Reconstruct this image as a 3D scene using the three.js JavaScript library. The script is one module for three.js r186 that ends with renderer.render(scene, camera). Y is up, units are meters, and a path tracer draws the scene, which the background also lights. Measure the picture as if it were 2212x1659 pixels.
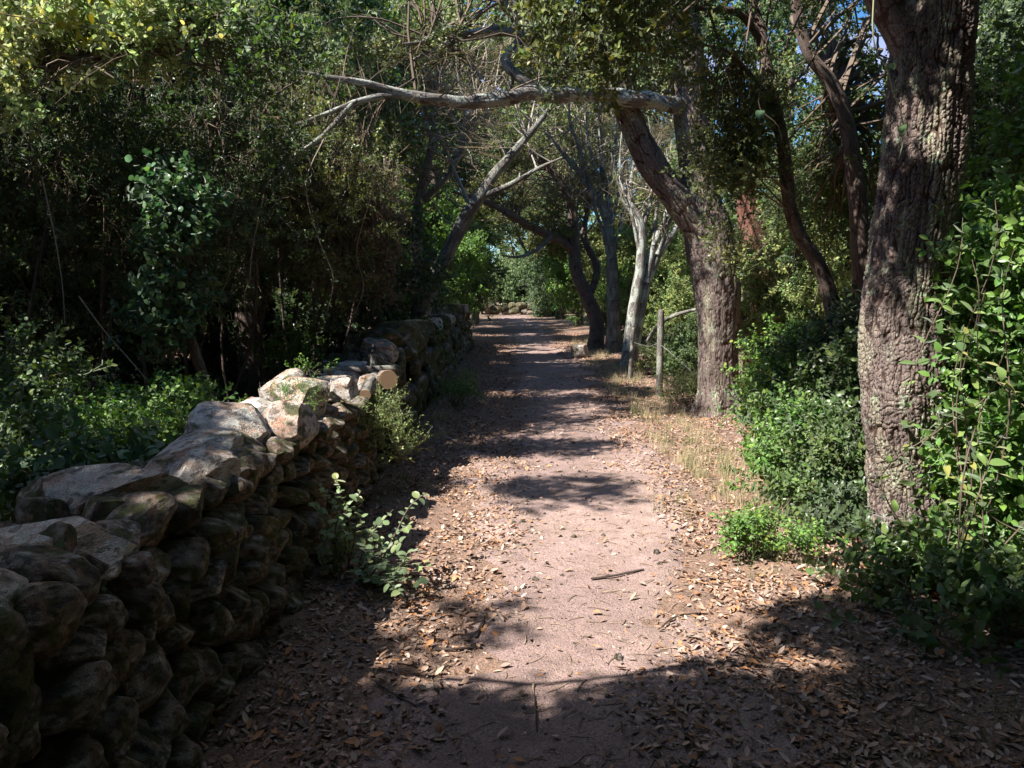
import * as THREE from 'three';
import { Sky } from 'three/addons/objects/Sky.js';
import { mergeVertices, toCreasedNormals } from 'three/addons/utils/BufferGeometryUtils.js';

// ---------------------------------------------------------------- camera, sky, sun, exposure
const scene = new THREE.Scene();
const EYE = 1.6, PITCH = -7.1 * Math.PI / 180;
const camera = new THREE.PerspectiveCamera(53.07, 4 / 3, 0.05, 2000);
camera.position.set(0, EYE, 0);
camera.rotation.x = PITCH;

const EL = 50 * Math.PI / 180, AZ = 28 * Math.PI / 180;
const SUN = new THREE.Vector3(-Math.cos(EL) * Math.cos(AZ), Math.sin(EL), Math.cos(EL) * Math.sin(AZ));
const sky = new Sky();
sky.name = 'sky'; sky.userData.kind = 'structure'; sky.scale.setScalar(1500);
const su = sky.material.uniforms;
su.sunPosition.value.copy(SUN); su.turbidity.value = 2.5; su.rayleigh.value = 1.3; su.mieCoefficient.value = 0.003; su.mieDirectionalG.value = 0.8;
scene.add(sky);
scene.environmentIntensity = 0.1;
const sun = new THREE.DirectionalLight(new THREE.Color(1, 0.95, 0.87), 5);
sun.name = 'sun'; sun.position.copy(SUN).multiplyScalar(60); sun.castShadow = true; sun.shadow.radius = 1;
sun.shadow.mapSize.set(4096, 4096);
Object.assign(sun.shadow.camera, { left: -30, right: 30, top: 30, bottom: -40, near: 1, far: 150 });
scene.add(sun, sun.target);
const renderer = new THREE.WebGLRenderer();
renderer.shadowMap.enabled = true;
renderer.toneMapping = THREE.LinearToneMapping;
renderer.toneMappingExposure = 2.7;

// ---------------------------------------------------------------- numbers
const mulberry = (a) => () => { a |= 0; a = a + 0x6D2B79F5 | 0; let t = Math.imul(a ^ a >>> 15, 1 | a); t = t + Math.imul(t ^ t >>> 7, 61 | t) ^ t; return ((t ^ t >>> 14) >>> 0) / 4294967296; };
let rnd = mulberry(7);
const R = (a, b) => a + (b - a) * rnd();
const lerp = (a, b, t) => a + (b - a) * t, clamp = (x, a, b) => Math.min(b, Math.max(a, x));
const smooth = (a, b, x) => { const t = clamp((x - a) / (b - a), 0, 1); return t * t * (3 - 2 * t); };
const hash = (x, y, z) => { let h = Math.imul(x, 374761393) + Math.imul(y, 668265263) + Math.imul(z, 2147483647 - 1013) | 0; h = Math.imul(h ^ h >>> 13, 1274126177); h = Math.imul(h ^ h >>> 16, 2246822519); return ((h ^ h >>> 15) >>> 0) / 4294967296; };
function noise3(x, y, z) {                                            // value noise, 0..1
  const ix = Math.floor(x), iy = Math.floor(y), iz = Math.floor(z);
  let fx = x - ix, fy = y - iy, fz = z - iz;
  fx = fx * fx * (3 - 2 * fx); fy = fy * fy * (3 - 2 * fy); fz = fz * fz * (3 - 2 * fz);
  const c = (a, b, d) => hash(ix + a, iy + b, iz + d);
  return lerp(lerp(lerp(c(0, 0, 0), c(1, 0, 0), fx), lerp(c(0, 1, 0), c(1, 1, 0), fx), fy), lerp(lerp(c(0, 0, 1), c(1, 0, 1), fx), lerp(c(0, 1, 1), c(1, 1, 1), fx), fy), fz);
}
const fbm = (x, y, z, o = 4) => { let s = 0, a = 0.5, n = 0; for (let i = 0; i < o; i++) { s += a * noise3(x, y, z); n += a; a *= 0.5; x = x * 2.03 + 17; y = y * 2.03 + 5; z = z * 2.03 + 11; } return s / n; };
// tiling 2-D noise and cells for textures; P is the period
const tile2 = (x, y, px, py, s = 0) => { const ix = Math.floor(x), iy = Math.floor(y); let fx = x - ix, fy = y - iy; fx = fx * fx * (3 - 2 * fx); fy = fy * fy * (3 - 2 * fy); const m = (a, p) => ((a % p) + p) % p; const c = (a, b) => hash(m(ix + a, px), m(iy + b, py), s); return lerp(lerp(c(0, 0), c(1, 0), fx), lerp(c(0, 1), c(1, 1), fx), fy); };
const tfbm = (u, v, f, o, s = 0) => { let r = 0, a = 0.5, n = 0; for (let i = 0; i < o; i++) { r += a * tile2(u * f, v * f, f, f, s + i); n += a; a *= 0.5; f *= 2; } return r / n; };
function cells(u, v, cx, cy, s) {                                     // [edge distance, id] of a tiling cell pattern
  const x = u * cx, y = v * cy, ix = Math.floor(x), iy = Math.floor(y); let d1 = 9, d2 = 9, id = 0;
  for (let j = -1; j < 2; j++) for (let i = -1; i < 2; i++) {
    const a = (((ix + i) % cx) + cx) % cx, b = (((iy + j) % cy) + cy) % cy, h = hash(a, b, s);
    const dx = ix + i + 0.1 + 0.8 * h - x, dy = iy + j + 0.1 + 0.8 * hash(a, b, s + 1) - y, d = Math.hypot(dx, dy);
    if (d < d1) { d2 = d1; d1 = d; id = h; } else if (d < d2) d2 = d;
  }
  return [d2 - d1, id];
}
// A point d metres ahead, seen at (u, v) of a 2212 x 1659 sheet: used only to measure where things stand
function at(u, v, d) {
  const x = (u - 1106) / 1661.6, y = -(v - 829.5) / 1661.6, c = Math.cos(PITCH), s = Math.sin(PITCH), k = d / (c - y * s);
  return [x * k, EYE + (y * c + s) * k, -d];
}
const path3 = (list) => list.map(([u, v, d, r]) => [...at(u, v, d), r]);

// ---------------------------------------------------------------- textures and materials
function texture(n, m, fn, srgb = true, repeat) {
  const d = new Uint8Array(n * m * 4);
  for (let j = 0; j < m; j++) for (let i = 0; i < n; i++) { const c = fn((i + 0.5) / n, (j + 0.5) / m), k = (j * n + i) * 4; for (let q = 0; q < 3; q++) d[k + q] = clamp(c[q], 0, 1) * 255; d[k + 3] = 255; }
  const t = new THREE.DataTexture(d, n, m); t.wrapS = t.wrapT = THREE.RepeatWrapping; t.magFilter = THREE.LinearFilter; t.minFilter = THREE.LinearMipmapLinearFilter; t.generateMipmaps = true;
  if (srgb) t.colorSpace = THREE.SRGBColorSpace;
  if (repeat) t.repeat.set(...repeat);
  t.needsUpdate = true; return t;
}
const mix3 = (a, b, t) => [lerp(a[0], b[0], t), lerp(a[1], b[1], t), lerp(a[2], b[2], t)];
// bark: upright plates between cracks; tile is 0.5 m wide and 1 m tall
function barkCell(u, v) {
  const wu = u + (tfbm(u, v, 5, 3, 3) - 0.5) * 0.14, wv = v + (tfbm(u, v, 4, 3, 9) - 0.5) * 0.12, [e, id] = cells(wu, wv, 19, 17, 31), [e2, id2] = cells(wu, wv, 37, 41, 77);
  const a = tile2(wu * 11 + 1.3 * tile2(u * 4, v * 6, 4, 6, 8), wv * 4, 11, 4, 12), crack = smooth(0, 0.11, Math.abs(a - 0.5)), split = id > 0.45 ? smooth(0.02, 0.2, e2) : 0.6 + 0.4 * smooth(0, 0.2, e2);
  return [(0.15 + 0.85 * crack) * (0.3 + 0.7 * smooth(0.02, 0.18, e)) * (0.45 + 0.55 * split), id * 0.6 + id2 * 0.4, crack];
}
function barkHeight(u, v) { const [h, id, crack] = barkCell(u, v); return h * (0.45 + 0.3 * id) + 0.25 * crack; }
const barkBump = texture(512, 1024, (u, v) => { const h = barkHeight(u, v) * 0.85 + tfbm(u, v, 64, 2, 4) * 0.15; return [h, h, h]; }, false);
function barkColor(plate, inner, lichen, amount) {
  return texture(512, 1024, (u, v) => {
    const [e, id] = barkCell(u, v);
    let c = mix3(inner, mix3(plate, mix3(plate, [0.62, 0.6, 0.57], 0.5), id), smooth(0.1, 0.5, e));
    const g = 0.82 + 0.36 * tfbm(u, v, 90, 2, 14); c = c.map((x) => x * g);
    const l = smooth(amount, amount - 0.05, tfbm(u, v, 5, 5, 50) * 0.7 + 0.3 * tfbm(u, v, 40, 2, 51));
    return mix3(c, lichen.map((x) => x * (0.8 + 0.4 * tfbm(u, v, 120, 1, 5))), l * 0.85);
  });
}
const std = (o) => new THREE.MeshStandardMaterial({ roughness: 0.92, ...o });
const oakBark = std({ map: barkColor([0.43, 0.36, 0.34], [0.3, 0.21, 0.18], [0.58, 0.61, 0.54], 0.37), bumpMap: barkBump, bumpScale: 0.007 });
const trunkBark = std({ vertexColors: true, map: barkColor([0.4, 0.345, 0.33], [0.21, 0.14, 0.12], [0.55, 0.59, 0.51], 0.36), bumpMap: barkBump, bumpScale: 0.012 });
const greyBark = std({ map: barkColor([0.4, 0.38, 0.36], [0.28, 0.24, 0.22], [0.56, 0.58, 0.53], 0.46), bumpMap: barkBump, bumpScale: 0.004 });
const lichenBark = std({ map: barkColor([0.43, 0.41, 0.39], [0.27, 0.23, 0.21], [0.68, 0.7, 0.66], 0.5), bumpMap: barkBump, bumpScale: 0.005 });
const darkBark = std({ map: barkColor([0.36, 0.29, 0.26], [0.26, 0.18, 0.15], [0.5, 0.5, 0.45], 0.33), bumpMap: barkBump, bumpScale: 0.006 });
const redBark = std({ map: barkColor([0.42, 0.24, 0.18], [0.33, 0.16, 0.11], [0.5, 0.4, 0.34], 0.33), bumpMap: barkBump, bumpScale: 0.012 });
const twigBark = std({ color: new THREE.Color().setRGB(0.13, 0.095, 0.07) });
const paleTwig = std({ color: new THREE.Color().setRGB(0.3, 0.26, 0.22) });
const cutWood = std({ color: new THREE.Color().setRGB(0.4, 0.27, 0.18), map: texture(128, 128, (u, v) => { const r = Math.hypot(u - 0.5, v - 0.5), g = 0.85 + 0.15 * Math.sin(r * 90 + 3 * tfbm(u, v, 6, 2, 1)); return [g, g * 0.97, g * 0.92]; }) });
const leafy = (o = {}) => new THREE.MeshPhysicalMaterial({ vertexColors: true, roughness: 1, transmission: 0.38, thickness: 0, clearcoat: 0.55, clearcoatRoughness: 0.38, side: THREE.DoubleSide, ...o });
const leafMat = leafy(), glossMat = leafy({ clearcoat: 0.55, clearcoatRoughness: 0.3, transmission: 0.42 }), thinLeafMat = leafy({ clearcoat: 0.35, clearcoatRoughness: 0.4, transmission: 0.6 });
const dryMat = new THREE.MeshStandardMaterial({ vertexColors: true, roughness: 0.95, side: THREE.DoubleSide });
const grassMat = leafy({ clearcoat: 0.1, transmission: 0.35 });
const grit = texture(1024, 1024, (u, v) => {
  const a = tfbm(u, v, 8, 5, 1), b = tfbm(u, v, 160, 2, 8), [e, id] = cells(u, v, 90, 90, 5), peb = id > 0.86 ? smooth(0.25, 0.5, e) : 0;
  let c = mix3([0.49, 0.415, 0.39], [0.61, 0.525, 0.5], a); c = c.map((x) => x * (0.78 + 0.44 * b));
  return mix3(c, id > 0.94 ? [0.78, 0.72, 0.68] : [0.45, 0.36, 0.32], peb * 0.8);
}, true);
const gritBump = texture(1024, 1024, (u, v) => { const [e, id] = cells(u, v, 90, 90, 5), peb = id > 0.86 ? smooth(0.1, 0.55, e) : 0; const h = 0.35 * tfbm(u, v, 24, 3, 2) + 0.35 * tfbm(u, v, 180, 2, 8) + 0.3 * peb; return [h, h, h]; }, false);
const soil = texture(1024, 1024, (u, v) => { const a = tfbm(u, v, 10, 5, 21), b = tfbm(u, v, 140, 2, 28), [e, id] = cells(u, v, 64, 64, 25); let c = mix3([0.38, 0.305, 0.265], [0.54, 0.44, 0.385], a); c = c.map((x) => x * (0.7 + 0.6 * b)); return id > 0.6 ? mix3(c, [0.55, 0.42, 0.33], smooth(0.2, 0.4, e) * 0.7) : c; }, true);
const pathMat = std({ vertexColors: true, map: grit, bumpMap: gritBump, bumpScale: 0.012, roughness: 0.95 });
const soilMat = std({ map: soil, bumpMap: gritBump, bumpScale: 0.015, roughness: 0.97 });
const granite = texture(1024, 1024, (u, v) => {
  const [, id] = cells(u, v, 190, 190, 3), b = tfbm(u, v, 300, 1, 4), c = tfbm(u, v, 12, 4, 6), l = tfbm(u, v, 14, 6, 16), k = tfbm(u, v, 20, 6, 26), st = tfbm(u, v, 5, 5, 36);
  const g = (id > 0.85 ? 0.74 : id < 0.2 ? 1.0 : 0.9) * (0.82 + 0.36 * b) * (0.86 + 0.28 * c); let q = [g, g * 0.985, g * 0.97];
  q = mix3(q, [g * 0.86, g * 0.7, g * 0.58], smooth(0.5, 0.62, st) * 0.6); q = mix3(q, [0.98 * g, g, 0.95 * g].map((x) => Math.min(1, x * 1.15)), smooth(0.56, 0.575, l) * 0.8); return mix3(q, [0.42 * g, 0.4 * g, 0.37 * g], smooth(0.6, 0.62, k) * 0.5);
}, true);
const graniteBump = texture(512, 512, (u, v) => { const h = 0.6 * tfbm(u, v, 16, 5, 6) + 0.4 * tfbm(u, v, 150, 2, 4); return [h, h, h]; }, false);
const stoneMat = std({ vertexColors: true, map: granite, bumpMap: graniteBump, bumpScale: 0.012, roughness: 0.93 });

// ---------------------------------------------------------------- geometry helpers
class Shape3 {
  constructor() { this.p = []; this.t = []; this.c = []; this.i = []; this.n = null; }
  vert(x, y, z, u = 0, v = 0, c = [1, 1, 1]) { this.p.push(x, y, z); this.t.push(u, v); this.c.push(c[0], c[1], c[2]); return this.p.length / 3 - 1; }
  tri(a, b, c) { this.i.push(a, b, c); }
  quad(a, b, c, d) { this.i.push(a, b, c, a, c, d); }
  build(colors = true) {
    const g = new THREE.BufferGeometry();
    g.setAttribute('position', new THREE.Float32BufferAttribute(this.p, 3)); g.setAttribute('uv', new THREE.Float32BufferAttribute(this.t, 2));
    if (colors) g.setAttribute('color', new THREE.Float32BufferAttribute(this.c, 3));
    g.setIndex(this.i); g.computeVertexNormals(); return g;
  }
}
const V = (a) => new THREE.Vector3(a[0], a[1], a[2]);
function curve(pts, n) {                                              // smooth points and radii through pts
  const out = [], m = pts.length - 1;
  for (let k = 0; k <= n; k++) {
    const s = k / n * m, i = Math.min(m - 1, Math.floor(s)), t = s - i, a = pts[Math.max(0, i - 1)], b = pts[i], c = pts[i + 1], d = pts[Math.min(m, i + 2)];
    out.push([0, 1, 2, 3].map((q) => q === 3 ? lerp(b[3], c[3], t) : 0.5 * (2 * b[q] + (c[q] - a[q]) * t + (2 * a[q] - 5 * b[q] + 4 * c[q] - d[q]) * t * t + (3 * b[q] - a[q] - 3 * c[q] + d[q]) * t * t * t)));
  }
  return out;
}
function tube(S, pts, { sides = 6, segs = 8, lump = 0, color, cap = false, seed = 0, bark, tile = 1 } = {}) {
  const line = curve(pts, segs), up = new THREE.Vector3(0.31, 0.2, 0.93), T = new THREE.Vector3(), N = new THREE.Vector3(), B = new THREE.Vector3();
  let rMax = 0; for (const l of line) rMax = Math.max(rMax, l[3]);
  const turns = Math.max(1, Math.round(2 * Math.PI * rMax / (0.5 * tile))); let v = 0, first = S.p.length / 3;
  for (let k = 0; k <= segs; k++) {
    const a = line[Math.max(0, k - 1)], b = line[Math.min(segs, k + 1)], q = line[k];
    T.set(b[0] - a[0], b[1] - a[1], b[2] - a[2]).normalize();
    if (k === 0) N.copy(up).addScaledVector(T, -up.dot(T)).normalize(); else N.addScaledVector(T, -N.dot(T)).normalize();
    B.crossVectors(T, N);
    if (k) v += Math.hypot(q[0] - line[k - 1][0], q[1] - line[k - 1][1], q[2] - line[k - 1][2]);
    for (let j = 0; j <= sides; j++) {
      const th = j / sides * Math.PI * 2, c = Math.cos(th), s = Math.sin(th), tu = j / sides * turns;
      let r = q[3]; if (lump) r *= 1 + lump * ((noise3(c * 1.3 + seed, v * 2.2 / Math.max(0.3, rMax * 4), s * 1.3 + 9) - 0.5) * 2 + (noise3(c * 2.2 + seed, v * 0.45 / rMax, s * 2.2) - 0.5) * 1.2);
      let col = color; if (bark) { const w = bark(tu, v / tile, th, r, q[1]); r += w.h; col = w.c; }
      S.vert(q[0] + (N.x * c + B.x * s) * r, q[1] + (N.y * c + B.y * s) * r, q[2] + (N.z * c + B.z * s) * r, tu, v / tile, col);
    }
  }
  const w = sides + 1;
  for (let k = 0; k < segs; k++) for (let j = 0; j < sides; j++) S.quad(first + k * w + j, first + k * w + j + 1, first + (k + 1) * w + j + 1, first + (k + 1) * w + j);
  if (cap) for (const [k, flip] of [[0, 1], [segs, 0]]) { const q = line[k], m = S.vert(q[0], q[1], q[2], 0.5, 0.5, color); for (let j = 0; j < sides; j++) { const a = first + k * w + j; flip ? S.tri(m, a + 1, a) : S.tri(m, a, a + 1); } }
  return S;
}
function weldSeam(g, sides, segs) {                                   // one normal across the seam of a tube
  const n = g.attributes.normal, w = sides + 1;
  for (let k = 0; k <= segs; k++) { const a = k * w, b = a + sides, x = n.getX(a) + n.getX(b), y = n.getY(a) + n.getY(b), z = n.getZ(a) + n.getZ(b), l = Math.hypot(x, y, z) || 1; n.setXYZ(a, x / l, y / l, z / l); n.setXYZ(b, x / l, y / l, z / l); }
  return g;
}
const tubeGeo = (pts, o) => { const g = tube(new Shape3(), pts, o).build(!!o.bark || !!o.color); return weldSeam(g, o.sides, o.segs); };
// one leaf: two halves folded along the midrib, bent towards the tip
function leaf(S, o, dir, nor, L, W, col, { fold = 0.25, bend = 0.25, rows = 3, tip = 1.6 } = {}) {
  const side = new THREE.Vector3().crossVectors(dir, nor).normalize(), up = new THREE.Vector3().crossVectors(side, dir).normalize(), ids = [];
  for (let k = 0; k <= rows; k++) {
    const t = k / rows, w = k === 0 || k === rows ? 0 : W * 0.5 * Math.pow(Math.sin(Math.PI * Math.pow(t, 0.85)), tip === 1.6 ? 0.85 : 0.6), lift = -bend * L * t * t;
    const px = o.x + dir.x * L * t + up.x * lift, py = o.y + dir.y * L * t + up.y * lift, pz = o.z + dir.z * L * t + up.z * lift;
    const m = S.vert(px, py, pz, 0.5, t, col); if (!w) { ids.push([m, m, m]); continue; }
    const f = fold * w, e = [-1, 1].map((q) => S.vert(px + side.x * w * q + up.x * f, py + side.y * w * q + up.y * f, pz + side.z * w * q + up.z * f, 0.5 + q * 0.5, t, col));
    ids.push([e[0], m, e[1]]);
  }
  for (let k = 0; k < rows; k++) { const a = ids[k], b = ids[k + 1]; for (const q of [0, 1]) { if (a[q] === a[q + 1]) S.tri(a[q], b[q + 1], b[q]); else if (b[q] === b[q + 1]) S.tri(a[q], a[q + 1], b[q]); else S.quad(a[q], a[q + 1], b[q + 1], b[q]); } }
}
const rdir = () => { const z = R(-1, 1), a = R(0, 6.2832), s = Math.sqrt(1 - z * z); return new THREE.Vector3(s * Math.cos(a), z, s * Math.sin(a)); };
// a sprig: a twig along +y with leaves; the copies of it make up a crown
function sprig({ seed, n, len, L, W, out = 0.75, rows = 2, vary = 0.35, twig = [0.9, 0.7, 0.5], twigR = 0.0016, forks = 2, yellow = 0.06, tip }) {
  const keep = rnd; rnd = mulberry(seed); const S = new Shape3();
  for (let f = 0; f <= forks; f++) {
    const l = f ? len * R(0.4, 0.7) : len, a = f ? R(0, 6.28) : 0, tilt = f ? R(0.5, 1.0) : 0.1, y0 = f ? len * R(0.15, 0.5) : 0;
    const ax = new THREE.Vector3(Math.sin(tilt) * Math.cos(a), Math.cos(tilt), Math.sin(tilt) * Math.sin(a)), o = new THREE.Vector3(0, y0, 0);
    tube(S, [[...o.toArray(), twigR], [...o.clone().addScaledVector(ax, l * 0.5).add(rdir().multiplyScalar(l * 0.06)).toArray(), twigR * 0.8], [...o.clone().addScaledVector(ax, l).toArray(), twigR * 0.4]], { sides: 3, segs: 2, color: twig });
    const m = Math.round(n / (forks + 1));
    for (let k = 0; k < m; k++) {
      const t = (k + 0.6) / m, p = o.clone().addScaledVector(ax, l * (0.12 + 0.88 * t)), side = rdir(); side.addScaledVector(ax, -side.dot(ax)).normalize();
      const d = side.multiplyScalar(out).addScaledVector(ax, R(0.25, 0.9)).normalize(), nor = new THREE.Vector3(0, 1, 0).multiplyScalar(1.1).add(rdir().multiplyScalar(0.8)).normalize(), g = R(1 - vary, 1 + vary);
      const c = rnd() < yellow ? [g * 1.9, g * 1.35, g * 0.7] : [g * R(0.9, 1.15), g, g * R(0.75, 1.1)], s = R(0.65, 1.15);
      leaf(S, p, d, nor, L * s, W * s, c, { rows, fold: R(0.1, 0.4), bend: R(0, 0.4), tip });
    }
  }
  rnd = keep; return S.build();
}
const SP = {
  oak: [1, 2, 3].map((s) => sprig({ seed: 100 + s, n: 26, len: 0.22, L: 0.04, W: 0.021, rows: 2 })),
  spray: [1, 2, 3].map((s) => sprig({ seed: 110 + s, n: 20, len: 0.22, L: 0.044, W: 0.023, rows: 4, forks: 2 })),
  oakFar: [1, 2].map((s) => sprig({ seed: 120 + s, n: 34, len: 0.42, L: 0.075, W: 0.045, rows: 2, forks: 3 })),
  fine: [1, 2, 3].map((s) => sprig({ seed: 140 + s, n: 34, len: 0.26, L: 0.024, W: 0.011, rows: 2, forks: 3 })),
  broad: [1, 2, 3].map((s) => sprig({ seed: 160 + s, n: 13, len: 0.24, L: 0.058, W: 0.033, rows: 4, forks: 1, yellow: 0 })),
  heart: [1, 2].map((s) => sprig({ seed: 180 + s, n: 8, len: 0.22, L: 0.055, W: 0.05, rows: 4, forks: 1, tip: 1 })),
  round: [1, 2].map((s) => sprig({ seed: 190 + s, n: 12, len: 0.16, L: 0.034, W: 0.024, rows: 3, forks: 1, tip: 1 })),
  bare: [1, 2, 3].map((s) => sprig({ seed: 200 + s, n: 5, len: 0.5, L: 0.02, W: 0.008, rows: 2, forks: 4, twigR: 0.0022, twig: [1.15, 1.1, 1.05] })),
};

// ---------------------------------------------------------------- naming
const taken = new Map();
function numbered(name) { const n = taken.get(name) ?? 0; taken.set(name, n + 1); return n ? `${name}_${String(n).padStart(3, '0')}` : name; }
function shadows(o) { o.castShadow = o.receiveShadow = true; return o; }
function part(name, geo, mat, parent, label) { const m = shadows(new THREE.Mesh(geo, mat)); m.name = name; if (label) m.userData.label = label; parent.add(m); return m; }
function thing(name, label, category, [x, y, z] = [0, 0, 0], group) { const o = new THREE.Group(); o.name = numbered(name); o.position.set(x, y, z); o.userData = { label, category }; if (group) o.userData.group = group; scene.add(o); return o; }
function struct(name, geo, mat) { const m = shadows(new THREE.Mesh(geo, mat)); m.name = name; m.userData.kind = 'structure'; scene.add(m); return m; }
function instances(name, geo, mat, list, parent, colors) {            // list of Matrix4
  const m = shadows(new THREE.InstancedMesh(geo, mat, list.length)); m.name = name; m.userData.kind = 'stuff';
  list.forEach((q, i) => m.setMatrixAt(i, q));
  if (colors) { const c = new THREE.Color(); colors.forEach((q, i) => m.setColorAt(i, c.setRGB(q[0], q[1], q[2]))); }
  parent.add(m); return m;
}

// ---------------------------------------------------------------- ground, path
const pathMid = (z) => { const d = -z; return d < 5 ? lerp(0.1, 0.45, smooth(1, 5, d)) : d < 12 ? lerp(0.45, 0.72, smooth(5, 12, d)) : d < 26 ? lerp(0.72, 0.62, smooth(12, 26, d)) : lerp(0.62, -0.2, smooth(26, 60, d)); };
const pathHalf = (z) => 0.72 + 0.1 * smooth(-4, -9, z) + 0.12 * Math.sin(z * 0.7) + 0.1 * Math.sin(z * 1.9 + 1);
function height(x, z) {
  const off = x - pathMid(z), bank = smooth(1.3, 3.2, off) * 0.16 + smooth(3, 12, Math.abs(x)) * 0.5, left = smooth(-1.5, -2.3, x) * 0.12;
  const rough = (fbm(x * 1.7, 3, z * 1.7, 3) - 0.5) * 0.07 + (fbm(x * 9, 8, z * 9, 2) - 0.5) * 0.022;
  const near = smooth(60, 20, Math.hypot(x, z));
  return (bank + left + rough * smooth(0.3, 1.1, Math.abs(off))) * near - 0.02 * smooth(1, 0.2, Math.abs(off));
}
function pathTop(x, z) {
  const off = Math.abs(x - pathMid(z)) / pathHalf(z), n = fbm(x * 2.2, 1, z * 2.2, 4), rut = 0.012 * (fbm(x * 12, 4, z * 12, 3) - 0.5) + 0.045 * (fbm(x * 3.2, 6, z * 2.2, 2) - 0.5);
  return height(x, z) + 0.022 + rut - 0.07 * smooth(0.6, 1.3, off + (n - 0.5) * 1.3);
}
const surface = (x, z) => Math.max(height(x, z), pathTop(x, z));
{
  const grade = (fine, a, b, step, far) => { const out = []; for (let x = a; x <= b + 1e-6; x += step) out.push(x); for (let w = step; out[out.length - 1] < far;) { w *= 1.35; out.push(out[out.length - 1] + w); } for (let w = step; out[0] > -far;) { w *= 1.35; out.unshift(out[0] - w); } return out; };
  const xs = grade(1, -4, 5, 0.07, 500), zs = grade(1, -22, 2, 0.08, 500), S = new Shape3();
  for (const z of zs) for (const x of xs) S.vert(x, height(x, z), z, x / 1.1, z / 1.1);
  const w = xs.length; for (let j = 0; j < zs.length - 1; j++) for (let i = 0; i < w - 1; i++) S.quad(j * w + i, (j + 1) * w + i, (j + 1) * w + i + 1, j * w + i + 1);
  struct('ground', S.build(false), soilMat);
  const Pz = new Shape3(), N = 44; let rows = 0;
  for (let z = 3; z > -46; z -= z > -14 ? 0.05 : 0.18, rows++) for (let i = 0; i <= N; i++) {
    const e = i / N * 2 - 1, x = pathMid(z) + e * pathHalf(z) * 1.5, y = pathTop(x, z);
    const dust = fbm(x * 1.1 + 7, 2, z * 0.8, 4), damp = fbm(x * 4 + 3, 8, z * 4, 3), t = 0.62 + 0.64 * dust + 0.22 * (damp - 0.5);
    Pz.vert(x, y, z, x / 0.9, z / 0.9, [t, t * lerp(0.95, 0.99, dust), t * lerp(0.93, 1.0, damp)]);
  }
  for (let j = 0; j < rows - 1; j++) for (let i = 0; i < N; i++) Pz.quad(j * (N + 1) + i, j * (N + 1) + i + 1, (j + 1) * (N + 1) + i + 1, (j + 1) * (N + 1) + i);
  struct('dirt_path', Pz.build(), pathMat);
}

// ---------------------------------------------------------------- where the sun comes through the canopy
const foot = (x, y, z) => { const t = y / SUN.y; return [x - SUN.x * t, z - SUN.z * t]; };      // follow a sunbeam down to the ground
const inside = (poly, x, z) => { let r = false; for (let i = 0, j = poly.length - 1; i < poly.length; j = i++) { const [a, b] = poly[i], [c, d] = poly[j]; if ((b > z) !== (d > z) && x < (c - a) * (z - b) / (d - b) + a) r = !r; } return r; };
const GLADE = [[-1.25, -7.3], [-0.4, -7.4], [0.6, -6.9], [1.5, -7.9], [2.5, -7.1], [2.2, -5.5], [2.0, -4.0], [1.15, -3.45], [0.95, -3.2], [0.45, -2.98], [0.17, -2.76], [-0.2, -2.8], [-0.4, -3.05], [-0.42, -3.6], [-1.15, -3.8], [-1.25, -4.2], [-1.25, -5]];
function sunny(x, z, cl) {                                                // how open the canopy is along this beam, 0..1
  const n = fbm(x * 2.6 + 40, 5, z * 2.6, 3), wx = x + (n - 0.5) * 0.5, wz = z + (fbm(x * 2.6, 9, z * 2.6 + 30, 3) - 0.5) * 0.5;
  if (inside(GLADE, wx, wz)) return wz < -5.35 && wz > -6.2 && wx > -0.15 && wx < 0.95 ? 0.45 : 1;
  if (x > -0.6 && x < 1.4 && z > -3.3 && z < -2.6) return cl === 'over' ? 0 : 1;
  if (x < -0.4 && x > -1.1 && z > -4.2 && z < -2.5) return smooth(0.44, 0.5, fbm(x * 3.4, 3, z * 3.4, 2));
  if (z > -3.6 && x >= 0.9) return cl === 'over' ? 0 : 0.08;
  if (x > -2.2 && x < 0.3 && z > -8.3 && z < -6.8) return 1;
  if (wz > -2.7 && wz < -2.42 && wx > -0.3 && wx < 0.45) return 0.8;
  if (wx > 2.2 && wx < 3.75 && wz < -4.3 && wz > -5.5) return smooth(0.36, 0.42, n);
  if (x > 2.5 && x < 4.7 && z < -3.4 && z > -4.6) return smooth(0.4, 0.46, n);
  if (x > -2.8 && x < 1.1 && z < -7.1 && z > -14) return smooth(0.35, 0.42, fbm(x * 1.1 + 70, 2, z * 1.1, 2));
  if (x > 1.9 && x < 5.5 && z < -3.2 && z > -9) return smooth(0.43, 0.52, fbm(x * 1.5 + 3, 2, z * 1.5 + 8, 3));
  if (x > 1.5 && z < -9 && z > -36) return smooth(0.36, 0.44, fbm(x * 0.9, 7, z * 0.9 + 4, 2));
  if (z < -24 && x <= 1.5) return 0.15;
  if (z < -7 && z > -36 && x > -0.9) return smooth(z < -14 ? 0.42 : 0.48, z < -14 ? 0.5 : 0.56, fbm(x * 0.9, 7, z * 2.1 + 4, 3));
  if (x < -1.2 && x > -2.8 && z < -4.2 && z > -6.6) return 0.8;
  if (x <= -0.9 && z < -2 && z > -14) return smooth(0.5, 0.57, fbm(x * 1.6, 3, z * 1.6 + 60, 3));
  if (z > -3.2) return smooth(0.68, 0.72, n);
  if (z < -36) return 0.1;
  return smooth(0.5, 0.6, n);
}
// the walking space kept clear of leaves
const clear = (x, y, z) => (z < 3 && z > -44 && Math.abs(x - pathMid(z) + (z > -9 ? 0.1 : 0)) < 1.05 + (y < 1.2 ? 0.15 : 0) && y < 2.35 + 0.5 * noise3(x * 2, 1, z * 1.3)) || Math.hypot(x, y - EYE, z) < 1.1;

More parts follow.
